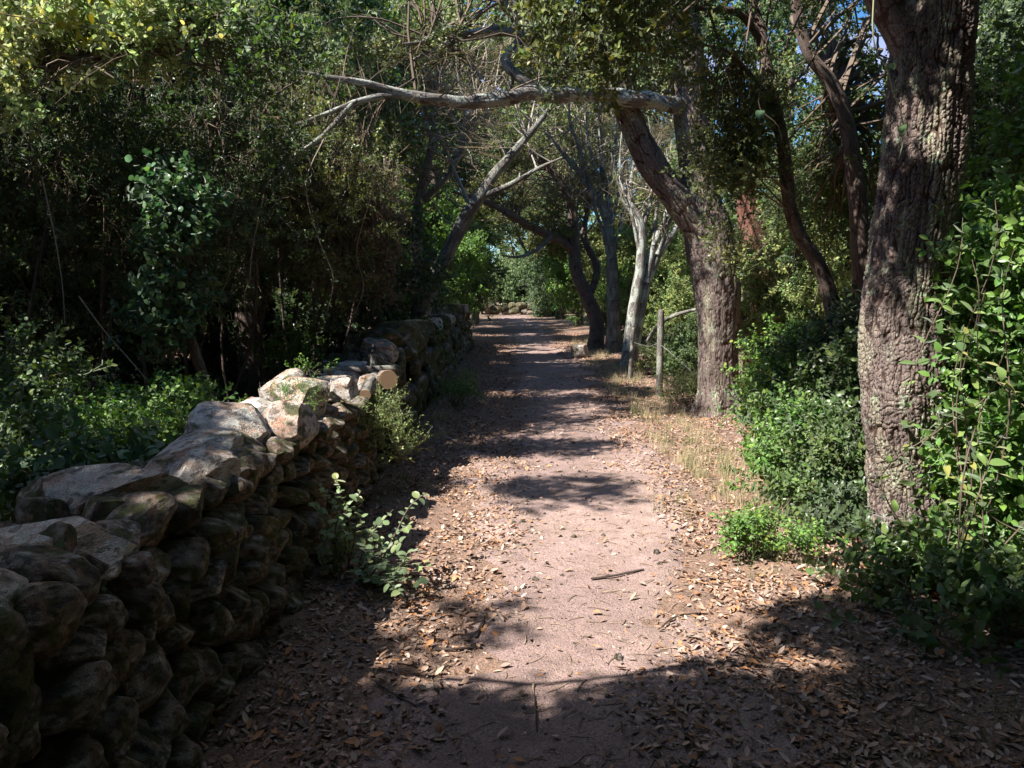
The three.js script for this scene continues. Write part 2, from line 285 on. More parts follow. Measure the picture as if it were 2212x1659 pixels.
// ---------------------------------------------------------------- plants
const greens = { oak: [[0.045, 0.1, 0.016], [0.12, 0.2, 0.034]], dark: [[0.03, 0.07, 0.015], [0.08, 0.145, 0.03]], olive: [[0.08, 0.115, 0.018], [0.17, 0.205, 0.036]], bright: [[0.075, 0.19, 0.018], [0.16, 0.32, 0.032]], young: [[0.24, 0.31, 0.025], [0.44, 0.48, 0.04]], pale: [[0.15, 0.235, 0.05], [0.29, 0.37, 0.1]], grey: [[0.13, 0.18, 0.06], [0.23, 0.28, 0.11]], silver: [[0.26, 0.34, 0.09], [0.52, 0.6, 0.25]], brown: [[0.12, 0.1, 0.06], [0.2, 0.16, 0.1]], blue: [[0.035, 0.1, 0.035], [0.075, 0.18, 0.06]] };  // the two brightest sets have sun glow on the top-corner leaves painted in
/* stems: [{ name, pts: [[x, y, z, r]], mat, sides, segs }]; clumps: [{ c, r, n, k, sprig, mat, col, size, shade }]: n side branches reach into the ellipsoid, each with k sprigs.
   shade: true means its leaves stand up-sun of the path, where sunny() leaves openings */
function plant({ name, label, cat, group, stems = [], clumps = [], twig = twigBark, origin, crown = 'crown', twigs = 'twigs', seed }) {
  rnd = mulberry(seed ?? 1000 + scene.children.length * 31);
  const o = origin ?? (stems[0] ? stems[0].pts[0].slice(0, 3) : [clumps[0].c[0], 0, clumps[0].c[2]]), root = thing(name, label, cat, o, group), move = new THREE.Matrix4().makeTranslation(-o[0], -o[1], -o[2]);
  const spine = [];
  for (const s of stems) {
    const sides = s.sides ?? 12, segs = s.segs ?? 22, g = tubeGeo(s.pts, { sides, segs, lump: s.lump ?? 0.1, seed: o[0] * 3 + (s.seed ?? 0), bark: s.bark, tile: s.tile ?? 1 }); g.applyMatrix4(move);
    part(s.name ?? 'stem', g, s.mat ?? oakBark, root, s.label);
    const line = curve(s.pts, 24); line.forEach((q, i) => { if (i >= 24 * (s.from ?? 0.45)) spine.push(q); });
  }
  const S = new Shape3(), buckets = new Map(), M = new THREE.Matrix4(), Q = new THREE.Quaternion(), Y = new THREE.Vector3(0, 1, 0), e = new THREE.Vector3();
  let any = false;
  clumps.forEach((cl) => {
    const types = SP[cl.sprig ?? 'oak'], col = greens[cl.col ?? 'oak'];
    for (let b = 0; b < cl.n; b++) {
      const d = rdir().multiplyScalar(Math.pow(rnd(), 0.4)), tgt = [cl.c[0] + d.x * cl.r[0], cl.c[1] + d.y * cl.r[1], cl.c[2] + d.z * cl.r[2]];
      let a = null, best = 1e9; for (let t = 0; t < 7 && spine.length; t++) { const q = spine[Math.floor(rnd() * spine.length)], w = Math.hypot(q[0] - tgt[0], q[1] - tgt[1], q[2] - tgt[2]); if (w < best) { best = w; a = q; } }
      if (!a) a = [cl.c[0] + R(-0.5, 0.5) * cl.r[0], Math.max(0, cl.c[1] - cl.r[1]), cl.c[2] + R(-0.5, 0.5) * cl.r[2], 0.01];
      const len = Math.hypot(a[0] - tgt[0], a[1] - tgt[1], a[2] - tgt[2]), droop = cl.hang ?? 0, r0 = Math.min(a[3] * 0.6, cl.thick ?? (0.004 + 0.009 * len));
      const mid = [lerp(a[0], tgt[0], 0.55) + R(-0.12, 0.12) * len, lerp(a[1], tgt[1], 0.55) + R(0.0, 0.25) * len + droop * 0.3, lerp(a[2], tgt[2], 0.55) + R(-0.12, 0.12) * len];
      const bend = (t, w) => [0, 1, 2].map((q) => lerp(t < 0.5 ? a[q] : mid[q], t < 0.5 ? mid[q] : tgt[q], 0.5) + R(-w, w) * len), pts = [[a[0], a[1], a[2], r0], [...bend(0.25, 0.07), r0 * 0.75], [...mid, r0 * 0.55], [...bend(0.75, 0.08), r0 * 0.36], [...tgt, r0 * 0.18]];
      const line = curve(pts, 10), put = [];
      const k = Math.max(1, Math.round(cl.k * R(0.6, 1.4))); let kept = 0;
      for (let s = 0; s < k; s++) {
        const t = 1 - 0.72 * Math.pow(rnd(), 1.5), q = line[Math.min(10, Math.round(t * 10))], j = (cl.spread ?? 0.16) * Math.pow(rnd(), 0.6), dd = rdir();
        const p = [q[0] + dd.x * j, q[1] + dd.y * j * 0.8, q[2] + dd.z * j];
        if (p[1] < height(p[0], p[2]) + 0.03 || (!cl.free && clear(p[0], p[1], p[2]))) continue;
        if (cl.keep && !cl.keep(p)) continue;
        if (cl.shade !== false) { const [fx, fz] = foot(...p); if (cl.low || (p[0] > -1.8 && fz < -8.5) ? inside(GLADE, fx, fz) : rnd() < sunny(fx, fz, cl.over ? 'over' : '') * (cl.carve ?? 1)) continue; }
        if (p[0] > -1.8 && p[1] > 3 && p[2] < -7 && cl.k > 4 && noise3(p[0] * 1.7, p[1] * 1.7, p[2] * 1.7) < 0.5) continue;      // crowns over the path grow in clumps with gaps
        kept++; put.push(p);
      }
      const mf = foot(...mid), lit = cl.over ? (r0 < 0.004 ? 0 : 1) : cl.shade === false || cl.low || (mid[0] > -1.8 && mf[1] < -8.5) ? 0 : sunny(...mf);
      const crosses = cl.shade !== false && !cl.low && r0 > 0.004 && [2, 4, 6, 8].some((k2) => inside(GLADE, ...foot(...line[k2].slice(0, 3))));
      if ((cl.free || !clear(...mid)) && kept && !crosses && (lit < 0.5 || r0 < 0.005)) { tube(S, pts, { sides: r0 > 0.012 ? 5 : 3, segs: r0 > 0.012 ? 9 : 6, lump: 0.1 }); any = true; }
      for (const p of put) {
        e.set(p[0] - a[0], (p[1] - a[1]) * 0.7 + 0.1 - droop, p[2] - a[2]).normalize().add(rdir().multiplyScalar(0.7)).normalize();
        Q.setFromUnitVectors(Y, e); const spin = new THREE.Quaternion().setFromAxisAngle(Y, R(0, 6.28)); Q.multiply(spin);
        const z = (cl.size ?? 1) * R(0.75, 1.2), ti = Math.floor(rnd() * types.length), key = types[ti].uuid + (cl.mat ?? leafMat).uuid;
        if (!buckets.has(key)) buckets.set(key, { g: types[ti], m: cl.mat ?? leafMat, list: [], col: [] });
        const bk = buckets.get(key); bk.list.push(new THREE.Matrix4().compose(new THREE.Vector3(p[0] - o[0], p[1] - o[1], p[2] - o[2]), Q, new THREE.Vector3(z, z, z)));
        const c = Math.pow(rnd(), 1.3), h = R(0.85, 1.15); bk.col.push([lerp(col[0][0], col[1][0], c) * h, lerp(col[0][1], col[1][1], c), lerp(col[0][2], col[1][2], c)]);
      }
    }
  });
  if (any) { const g = S.build(false); g.applyMatrix4(move); const m = part(twigs, g, twig, root); m.userData.kind = 'stuff'; }
  for (const b of buckets.values()) if (b.list.length) instances(crown, b.g, b.m, b.list, root, b.col);
  return root;
}
const C = (u, v, d, rx, ry, rz, n, k, more = {}) => ({ c: at(u, v, d), r: [rx, ry, rz], n, k, ...more });
const W = (x, y, z, rx, ry, rz, n, k, more = {}) => ({ c: [x, y, z], r: [rx, ry, rz], n, k, ...more });

// ---------------------------------------------------------------- dry stone wall
function rock(seed, detail, moss, palette, black = 0.55, round = false) {
  const keep = rnd; rnd = mulberry(seed);
  let g = new THREE.IcosahedronGeometry(1, detail); g.deleteAttribute('uv'); g.deleteAttribute('normal'); g = mergeVertices(g, 1e-4);
  const p = g.attributes.position, k = round ? R(2.3, 3.4) : R(3, 6), planes = []; for (let i = 0; i < (round ? 9 : 13); i++) planes.push([rdir(), round ? R(0.72, 0.98) : R(0.62, 0.98)]);
  const col = new Float32Array(p.count * 3), s = seed * 3.7;
  for (let i = 0; i < p.count; i++) {
    let x = p.getX(i), y = p.getY(i), z = p.getZ(i); const q = Math.pow(Math.abs(x) ** k + Math.abs(y) ** k + Math.abs(z) ** k, -1 / k); x *= q; y *= q; z *= q;
    for (const [n, d] of planes) { const t = n.x * x + n.y * y + n.z * z - d; if (t > 0) { x -= n.x * t * 0.97; y -= n.y * t * 0.97; z -= n.z * t * 0.97; } }
    const f = 1 + (fbm(x * 1.6 + s, y * 1.6, z * 1.6, 2) - 0.5) * 0.1 + (fbm(x * 6 + s, y * 6, z * 6, 3) - 0.5) * 0.07;
    p.setXYZ(i, x * f, y * f, z * f);
    const a = fbm(x * 1.5 + s, y * 1.5 + 4, z * 1.5, 4), b = fbm(x * 3.5 + s, y * 3.5 + 9, z * 3.5, 5), c = fbm(x * 4 + s + 50, y * 4, z * 4, 5), m = fbm(x * 2.2 + s + 90, y * 2.2, z * 2.2, 5);
    let h = mix3(palette[0], palette[1], smooth(0.35, 0.65, a));
    h = mix3(h, [0.5, 0.5, 0.48], smooth(0.55, 0.62, b) * 0.7);                 // pale lichen
    h = mix3(h, [0.045, 0.042, 0.04], smooth(black, black + 0.05, c) * 0.85);             // black lichen
    h = mix3(h, [0.075, 0.085, 0.02], smooth(moss, moss - 0.06, m) * 0.9);      // moss cushions
    h = h.map((v) => v * (0.8 + 0.4 * noise3(x * 22 + s, y * 22, z * 22)));
    col.set(h, i * 3);
  }
  g.setAttribute('color', new THREE.Float32BufferAttribute(col, 3)); g.computeVertexNormals();
  g.setAttribute('uv', new THREE.Float32BufferAttribute(new Float32Array(p.count * 2), 2)); rnd = keep;
  const q = toCreasedNormals(g, round ? 0.55 : 0.42), Q = q.attributes.position, uv = q.attributes.uv, A = new THREE.Vector3(), B = new THREE.Vector3(), D = new THREE.Vector3();
  for (let i = 0; i < Q.count; i += 3) {
    A.fromBufferAttribute(Q, i); B.fromBufferAttribute(Q, i + 1).sub(A); D.fromBufferAttribute(Q, i + 2).sub(A); B.cross(D); const ax = Math.abs(B.x), ay = Math.abs(B.y), az = Math.abs(B.z);
    for (let j = i; j < i + 3; j++) { const X = Q.getX(j) * 0.32 + seed * 0.37, Yy = Q.getY(j) * 0.32, Z = Q.getZ(j) * 0.32; if (ax > ay && ax > az) uv.setXY(j, Z, Yy); else if (ay > az) uv.setXY(j, X, Z); else uv.setXY(j, X, Yy); }
  }
  return q;
}
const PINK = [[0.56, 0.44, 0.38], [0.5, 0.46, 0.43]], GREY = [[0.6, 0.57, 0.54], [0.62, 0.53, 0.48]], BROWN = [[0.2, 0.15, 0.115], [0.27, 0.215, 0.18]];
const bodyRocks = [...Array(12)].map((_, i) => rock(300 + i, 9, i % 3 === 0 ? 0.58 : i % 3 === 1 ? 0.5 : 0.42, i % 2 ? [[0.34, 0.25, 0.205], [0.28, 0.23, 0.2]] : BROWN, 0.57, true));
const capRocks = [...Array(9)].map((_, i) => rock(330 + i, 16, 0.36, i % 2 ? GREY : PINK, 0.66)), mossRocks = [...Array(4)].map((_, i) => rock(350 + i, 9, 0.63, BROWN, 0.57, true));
{
  rnd = mulberry(55);
  const wall = thing('dry_stone_wall', 'dry stone wall of rough mossy granite stones along the shaded side of the path', 'stone wall', [-1.45, 0, -10]);
  const stone = (name, geo, x, y, z, sx, sy, sz, rx, ry, rz) => { const m = part(name, geo, stoneMat, wall); m.position.set(x + 1.4, y, z + 10); m.scale.set(sx, sy, sz); m.rotation.set(rx, ry, rz); return m; };
  const topAt = (d) => 0.78 + 0.06 * Math.sin(d * 0.8) + smooth(6.5, 9, d) * 0.14 + smooth(12, 20, d) * 0.08;
  // soil core added behind the facing stones to block light in the gaps
  { const S = new Shape3(), n = 90; for (let k = 0; k <= n; k++) { const d = lerp(0.4, 22, k / n), t = topAt(d) - 0.06; [[-1.27, -0.05], [-1.27, t], [-1.72, t], [-1.78, -0.05]].forEach(([x, y]) => S.vert(x + 1.4 + 0.05 * (noise3(k, x * 9, y * 9) - 0.5), y, -d + 10, y, d)); }
    for (let k = 0; k < n; k++) for (let j = 0; j < 3; j++) S.quad(k * 4 + j, k * 4 + j + 1, k * 4 + 4 + j + 1, k * 4 + 4 + j);
    part('blocking_core', S.build(false), soilMat, wall); }
  let count = 0;
  for (const [from, to, rows, a, b] of [[1.4, 6.2, 6, 0.11, 0.27], [6.2, 21.5, 4, 0.4, 0.75]]) for (let r = 0; r < rows; r++) {
    for (let d = from + R(0, 0.12); d < to;) {
      const l = R(a, b), hgt = topAt(d), y = (r + 0.5) / rows * hgt + R(-0.03, 0.03), h = hgt / rows * R(0.46, 0.68);
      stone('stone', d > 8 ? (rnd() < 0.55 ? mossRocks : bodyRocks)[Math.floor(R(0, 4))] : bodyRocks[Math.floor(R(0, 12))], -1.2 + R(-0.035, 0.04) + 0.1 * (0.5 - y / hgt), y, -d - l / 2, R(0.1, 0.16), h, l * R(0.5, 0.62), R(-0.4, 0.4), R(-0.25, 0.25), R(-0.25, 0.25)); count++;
      d += l * R(0.95, 1.1);
    }
  }
  for (let k = 0; k < 20; k++) { const d = R(1.6, 7.5), s = R(0.035, 0.075); stone('chink_stone', bodyRocks[Math.floor(R(0, 12))], -1.14 + R(-0.03, 0.02), R(0.03, 0.75), -d, s, s * R(0.7, 1), s * R(0.9, 1.5), R(0, 3), R(0, 3), R(0, 3)); }
  // coping: [x, y, d, half sizes across / up / along, tilt x, turn, tilt z]
  const caps = [[-1.4, 0.77, 1.72, 0.25, 0.12, 0.26, 0.05, 0.1, 0.02], [-1.36, 0.79, 2.28, 0.25, 0.12, 0.36, -0.03, 0.1, -0.06], [-1.48, 0.79, 2.88, 0.24, 0.15, 0.27, 0.22, -0.35, -0.1], [-1.27, 0.81, 3.18, 0.14, 0.09, 0.2, 0.2, -0.2, -0.3], [-1.5, 0.79, 3.55, 0.22, 0.09, 0.34, 0.12, -0.1, 0.0], [-1.45, 0.83, 4.02, 0.24, 0.13, 0.25, 0.3, 0.3, -0.1], [-1.25, 0.83, 4.36, 0.19, 0.1, 0.22, 0.3, -0.3, -0.25], [-1.52, 0.83, 4.62, 0.19, 0.1, 0.2, 0.25, 0.2, 0.0], [-1.34, 0.86, 5.1, 0.24, 0.15, 0.28, 0.35, 0.25, -0.1], [-1.57, 0.88, 5.35, 0.17, 0.12, 0.22, 0.3, 0, 0.1], [-1.2, 0.86, 5.62, 0.13, 0.1, 0.16, 0.3, 0.5, -0.2], [-1.45, 0.8, 6.1, 0.24, 0.1, 0.28, 0.2, 0, 0], [-1.42, 0.8, 6.7, 0.26, 0.11, 0.3, 0, 0.1, 0], [-1.2, 0.78, 6.5, 0.12, 0.1, 0.16, 0, 0, 0], [-1.42, 0.8, 7.3, 0.24, 0.12, 0.3, 0, 0, 0.05], [-1.4, 0.93, 8.3, 0.25, 0.15, 0.42, 0.05, 0.1, 0.05]];
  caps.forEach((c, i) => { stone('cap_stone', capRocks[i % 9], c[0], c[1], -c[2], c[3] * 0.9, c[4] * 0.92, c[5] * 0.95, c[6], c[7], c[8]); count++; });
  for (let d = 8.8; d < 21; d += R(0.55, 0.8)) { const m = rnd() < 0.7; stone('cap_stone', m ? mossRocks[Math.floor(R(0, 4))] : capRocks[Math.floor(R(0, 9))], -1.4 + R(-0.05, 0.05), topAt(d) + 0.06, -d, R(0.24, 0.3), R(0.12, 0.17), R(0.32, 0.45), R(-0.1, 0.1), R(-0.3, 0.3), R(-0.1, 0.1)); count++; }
  { const l = [], e = new THREE.Euler(), q = new THREE.Quaternion(); for (let k = 0; k < 420; k++) { const d = R(0.6, 21.5), back = rnd() < 0.55; e.set(R(0, 6), R(0, 6), R(0, 6)); q.setFromEuler(e); const s2 = R(0.08, 0.15); l.push(new THREE.Matrix4().compose(back ? new THREE.Vector3(-0.36 + R(-0.04, 0.03), R(0.03, topAt(d)), 10 - d) : new THREE.Vector3(R(-0.33, 0.1), topAt(d) - 0.07 + R(-0.03, 0.03), 10 - d), q, new THREE.Vector3(s2 * R(0.8, 1.3), s2 * R(0.6, 1), s2 * R(0.8, 1.3)))); } instances('fill_stones', bodyRocks[3], stoneMat, l, wall); }
  // a stone wall closing the far end of the path
  const end = thing('far_stone_wall', 'low rubble wall crossing the far end of the path beyond the tree tunnel', 'stone wall', [-0.5, 0, -47]);
  for (let r = 0; r < 2; r++) for (let x = -5; x < 5;) { const l = R(0.4, 0.9), m = part('stone', (r ? mossRocks : bodyRocks)[Math.floor(R(0, 4))], stoneMat, end); m.position.set(x, 0.18 + r * 0.34 + R(-0.05, 0.05), R(-0.12, 0.12)); m.scale.set(l * 0.55, 0.23, 0.3); m.rotation.set(R(-0.3, 0.3), R(-0.2, 0.2), R(-0.2, 0.2)); x += l; }
  const boulder = thing('boulder', 'dark rounded boulder at the edge of the path near the slim trees', 'boulder', [...at(1250, 742, 17.8).slice(0, 1), 0.1, -17.8]);
  part('rock', capRocks[2], stoneMat, boulder).scale.set(0.24, 0.2, 0.22);
}
// cut branches lying on the wall
function log(label, pts, r, mat = greyBark) {
  rnd = mulberry(900 + scene.children.length); const o = pts[0], root = thing('cut_branch', label, 'branch', o.slice(0, 3), 'cut branches left on the wall');
  const P = pts.map((q, i) => [q[0] - o[0], q[1] - o[1], q[2] - o[2], r * (1 - 0.12 * i)]);
  part('bark', tubeGeo(P, { sides: 14, segs: 16, lump: 0.12, seed: r * 90 }), mat, root);
  [[0, 1], [P.length - 1, P.length - 2]].forEach(([a, b]) => { const d = V(P[a]).sub(V(P[b])).normalize(), m = part('cut_face', new THREE.CylinderGeometry(P[a][3] * 0.96, P[a][3] * 0.98, 0.012, 18), cutWood, root); m.position.set(...P[a].slice(0, 3)).addScaledVector(d, 0.003); m.quaternion.setFromUnitVectors(new THREE.Vector3(0, 1, 0), d); });
}
log('long grey cut branch lying lengthwise on top of the wall', [at(712, 806, 6.6), at(760, 800, 6.7), at(800, 798, 6.75), at(852, 796, 6.8)], 0.05);
log('short cut branch with a pale round end pointing at the path', [at(789, 853, 6.0), at(798, 830, 6.35), at(812, 806, 6.8)], 0.045);
log('stubby upright cut branch standing on the wall', [at(806, 800, 6.85), at(806, 782, 6.87), at(805, 767, 6.88)], 0.03);
log('thick log with an orange sawn face lodged in the wall', [at(838, 820, 6.55), at(828, 815, 6.8), at(815, 810, 7.1)], 0.085, oakBark);

// ---------------------------------------------------------------- the large oaks by the path
const lichenAt = (th, y, s) => fbm(Math.cos(th) * 2.2 + s, y * 3.2, Math.sin(th) * 2.2, 5);
const bigBark = (depth, s, base = 0, knots = []) => (tu, v, th, r, y) => {
  const hgt = barkHeight(tu - Math.floor(tu), v - Math.floor(v)), l = smooth(0.54, 0.6, lichenAt(th, y, s)), g = 0.72 + 0.56 * fbm(Math.cos(th) * 5 + s, y * 5, Math.sin(th) * 5, 3);
  const ridge = Math.abs(fbm(Math.cos(th) * 3.6 + s, y * 0.9 + 0.5 * fbm(th, y * 3, s, 2), Math.sin(th) * 3.6, 2) - 0.5), wave = (fbm(Math.cos(th) * 1.4, y * 2.6, Math.sin(th) * 1.4 + s, 2) - 0.5) * 0.035;
  let bulge = 0; for (const [kt, ky, kr, ka] of knots) { const dt = Math.atan2(Math.sin(th - kt), Math.cos(th - kt)) * r; bulge += ka * Math.exp(-(dt * dt + (y - ky) * (y - ky)) / (kr * kr)); }
  const root = 0.07 * smooth(base + 0.45, base, y) * (0.4 + Math.max(0, Math.sin(th * 4 + s + 0.6 * Math.sin(th * 2))));
  return { h: (hgt - 0.5) * depth + smooth(0, 0.1, ridge) * depth * 0.6 + wave + bulge + root, c: mix3([g, g * 0.96, g * 0.94], [g * 1.5, g * 1.65, g * 1.4], l) };
};
const A0 = path3([[1985, 1250, 4.5, 0.3], [1982, 1200, 4.5, 0.235], [1972, 1100, 4.5, 0.222], [1964, 1000, 4.5, 0.222], [1957, 900, 4.5, 0.242], [1958, 800, 4.5, 0.24], [1956, 700, 4.5, 0.218], [1966, 600, 4.5, 0.21], [1976, 500, 4.5, 0.212], [1990, 400, 4.5, 0.212], [1998, 300, 4.5, 0.21], [2005, 200, 4.5, 0.205], [2013, 100, 4.5, 0.205], [2022, 0, 4.5, 0.2], [2035, -200, 4.55, 0.19], [2030, -420, 4.6, 0.16], [2000, -700, 4.6, 0.12]]);
plant({
  name: 'oak_tree', label: 'thick leaning oak with cracked bark and pale lichen, nearest trunk beside the path', cat: 'tree', seed: 11,
  stems: [
    { name: 'trunk', pts: A0, mat: trunkBark, sides: 190, segs: 640, lump: 0.05, tile: 0.72, bark: bigBark(0.021, 1, 0, [[0.5, 0.85, 0.12, 0.03], [2.2, 1.25, 0.1, 0.028], [3.6, 0.7, 0.09, -0.03], [1.2, 1.9, 0.08, 0.02], [5.2, 1.0, 0.14, 0.03], [4.4, 0.55, 0.08, 0.025]]), from: 0.9 },
    { name: 'limb', pts: path3([[1985, 150, 4.5, 0.11], [1945, 70, 4.5, 0.09], [1900, -10, 4.5, 0.085], [1850, -150, 4.4, 0.08], [1750, -330, 4.3, 0.06], [1600, -480, 4.2, 0.04]]), sides: 24, segs: 40 },
    { name: 'limb', pts: path3([[2032, -250, 4.55, 0.1], [1850, -330, 4.4, 0.08], [1600, -260, 4.9, 0.06], [1420, -160, 5.2, 0.045], [1320, -60, 5.3, 0.025], [1250, 20, 5.3, 0.012]]), sides: 12 },
  ],
  clumps: [
    C(1330, 50, 5.3, 0.58, 0.5, 0.3, 44, 6, { sprig: 'spray', col: 'olive', shade: false }), C(1230, 80, 5.3, 0.3, 0.36, 0.25, 18, 5, { sprig: 'spray', col: 'olive', shade: false }),
    W(2.4, 5.6, -4.6, 2.2, 1.1, 2.4, 70, 16, { sprig: 'oakFar', size: 1.3 }), W(0.6, 5.4, -4.3, 1.8, 0.8, 2.4, 60, 15, { sprig: 'oakFar', size: 1.3 }),
  ],
});
const BLift = (list) => path3(list);
plant({
  name: 'oak_tree', label: 'forked oak whose long lichened limb reaches across the path', cat: 'tree', seed: 12,
  stems: [
    { name: 'trunk', pts: BLift([[1553, 925, 9.6, 0.3], [1552, 895, 9.6, 0.25], [1552, 800, 9.6, 0.235], [1552, 700, 9.6, 0.24], [1550, 620, 9.6, 0.262], [1541, 550, 9.6, 0.275], [1528, 500, 9.6, 0.27], [1514, 450, 9.6, 0.24], [1508, 400, 9.6, 0.2], [1498, 300, 9.6, 0.2], [1487, 200, 9.6, 0.205], [1477, 100, 9.6, 0.2], [1475, 0, 9.6, 0.18], [1480, -150, 9.6, 0.15], [1500, -330, 9.6, 0.1]]), mat: trunkBark, sides: 96, segs: 330, lump: 0.06, tile: 0.8, bark: bigBark(0.02, 5, 0, [[1, 1.2, 0.12, 0.03], [4, 2.1, 0.14, 0.03]]), from: 0.8 },
    { name: 'limb', pts: BLift([[1512, 500, 9.55, 0.17], [1470, 440, 9.5, 0.175], [1424, 378, 9.45, 0.155], [1390, 322, 9.4, 0.145], [1363, 264, 9.35, 0.14], [1346, 215, 9.3, 0.13], [1335, 140, 9.3, 0.11], [1310, 50, 9.2, 0.09], [1270, -70, 9.1, 0.06]]), mat: trunkBark, sides: 64, segs: 160, lump: 0.07, bark: bigBark(0.014, 9), from: 0.7 },
    { name: 'limb', label: 'long lichened limb crossing over the path', pts: BLift([[1484, 228, 9.55, 0.11], [1450, 226, 9.4, 0.1], [1400, 215, 9.2, 0.09], [1350, 213, 9.1, 0.09], [1300, 203, 9.0, 0.085], [1250, 206, 8.9, 0.08], [1200, 206, 8.8, 0.082], [1150, 199, 8.7, 0.078], [1100, 212, 8.6, 0.07], [1050, 217, 8.5, 0.068], [1000, 222, 8.4, 0.066], [950, 215, 8.3, 0.06], [900, 209, 8.2, 0.055], [850, 198, 8.1, 0.045], [790, 180, 8.0, 0.035], [715, 168, 7.9, 0.025], [640, 153, 7.8, 0.012]]), mat: lichenBark, sides: 18, segs: 90, lump: 0.18, from: 0.3 },
    { name: 'limb', pts: BLift([[905, 210, 8.2, 0.045], [850, 205, 8.1, 0.04], [800, 212, 8.0, 0.034], [750, 228, 7.9, 0.028], [700, 247, 7.8, 0.02], [640, 268, 7.7, 0.014], [560, 280, 7.6, 0.007]]), mat: lichenBark, sides: 10, segs: 40, lump: 0.15 },
    { name: 'limb', pts: BLift([[760, 225, 7.9, 0.02], [700, 290, 7.7, 0.024], [650, 330, 7.6, 0.022], [600, 380, 7.5, 0.014], [560, 420, 7.4, 0.006]]), mat: lichenBark, sides: 8, segs: 30, lump: 0.15 },
    { name: 'limb', pts: BLift([[1165, 200, 8.75, 0.06], [1120, 165, 8.7, 0.06], [1093, 130, 8.7, 0.055], [1118, 95, 8.7, 0.06], [1142, 66, 8.7, 0.075], [1105, 20, 8.7, 0.075], [1070, -30, 8.7, 0.07], [1030, -120, 8.7, 0.05]]), mat: lichenBark, sides: 14, segs: 46, lump: 0.15 },
    { name: 'limb', pts: BLift([[1142, 72, 8.7, 0.06], [1080, 66, 8.6, 0.06], [1015, 74, 8.5, 0.05], [960, 62, 8.4, 0.035], [915, 88, 8.3, 0.02], [870, 95, 8.2, 0.008]]), mat: lichenBark, sides: 12, segs: 36, lump: 0.15 },
    { name: 'limb', pts: BLift([[1040, 170, 8.5, 0.02], [1000, 120, 8.5, 0.024], [950, 105, 8.4, 0.02], [890, 130, 8.3, 0.01]]), mat: lichenBark, sides: 8, segs: 24, lump: 0.15 },
  ],
  clumps: [
    C(1350, -150, 9.5, 2.6, 0.9, 1.6, 60, 15, { sprig: 'oak', size: 1.4, mat: thinLeafMat, col: 'pale' }), C(1000, -90, 8.6, 1.7, 0.75, 1.2, 55, 14, { sprig: 'oak', size: 1.2, mat: thinLeafMat, col: 'pale' }),
    C(820, 60, 8.2, 0.9, 0.55, 0.8, 36, 13, { col: 'olive' }), C(950, 170, 8.4, 1.3, 0.4, 0.5, 50, 1, { sprig: 'bare', col: 'brown', mat: dryMat, size: 0.9 }), C(640, 190, 7.8, 0.5, 0.35, 0.5, 18, 9, { col: 'olive' }), C(1260, 170, 9.0, 0.5, 0.4, 0.5, 16, 9),
  ],
});

// ---------------------------------------------------------------- slim trees
plant({ name: 'slim_tree', label: 'dark crooked tree with a limb arching over the middle of the path', cat: 'tree', seed: 21, stems: [
  { name: 'trunk', pts: path3([[1284, 765, 20, 0.26], [1288, 700, 20, 0.2], [1268, 640, 20, 0.18], [1245, 585, 20, 0.16], [1240, 525, 20, 0.15], [1238, 470, 20, 0.13], [1226, 420, 20, 0.11], [1192, 370, 20, 0.09], [1150, 325, 20, 0.06]]), mat: darkBark, sides: 14, segs: 50 },
  { name: 'limb', pts: path3([[1241, 540, 20, 0.12], [1195, 512, 19.7, 0.11], [1152, 492, 19.4, 0.1], [1110, 468, 19, 0.09], [1078, 450, 18.7, 0.07], [1035, 430, 18.4, 0.05], [980, 415, 18, 0.03]]), mat: darkBark, sides: 10, segs: 40, lump: 0.2 },
  { name: 'limb', pts: path3([[1190, 510, 19.6, 0.05], [1160, 540, 19.2, 0.05], [1120, 555, 18.9, 0.035], [1085, 552, 18.6, 0.02]]), mat: greyBark, sides: 8 },
  { name: 'limb', pts: path3([[1272, 640, 20, 0.1], [1290, 580, 20.2, 0.1], [1262, 510, 20.4, 0.08], [1275, 430, 20.6, 0.05]]), mat: darkBark, sides: 10 }],
  clumps: [C(1150, 420, 20, 1.8, 1.2, 1.4, 60, 2, { sprig: 'bare', col: 'brown', mat: dryMat, size: 1.5, shade: false, thick: 0.02 }), C(1120, 400, 20, 2.2, 1.0, 1.8, 60, 13, { sprig: 'oakFar', col: 'olive' }), C(1230, 330, 21, 2, 1.2, 1.8, 50, 12, { sprig: 'oakFar', col: 'grey' }), C(1180, 545, 20.5, 1.2, 0.7, 1, 26, 10, { sprig: 'oakFar', col: 'olive' })] });
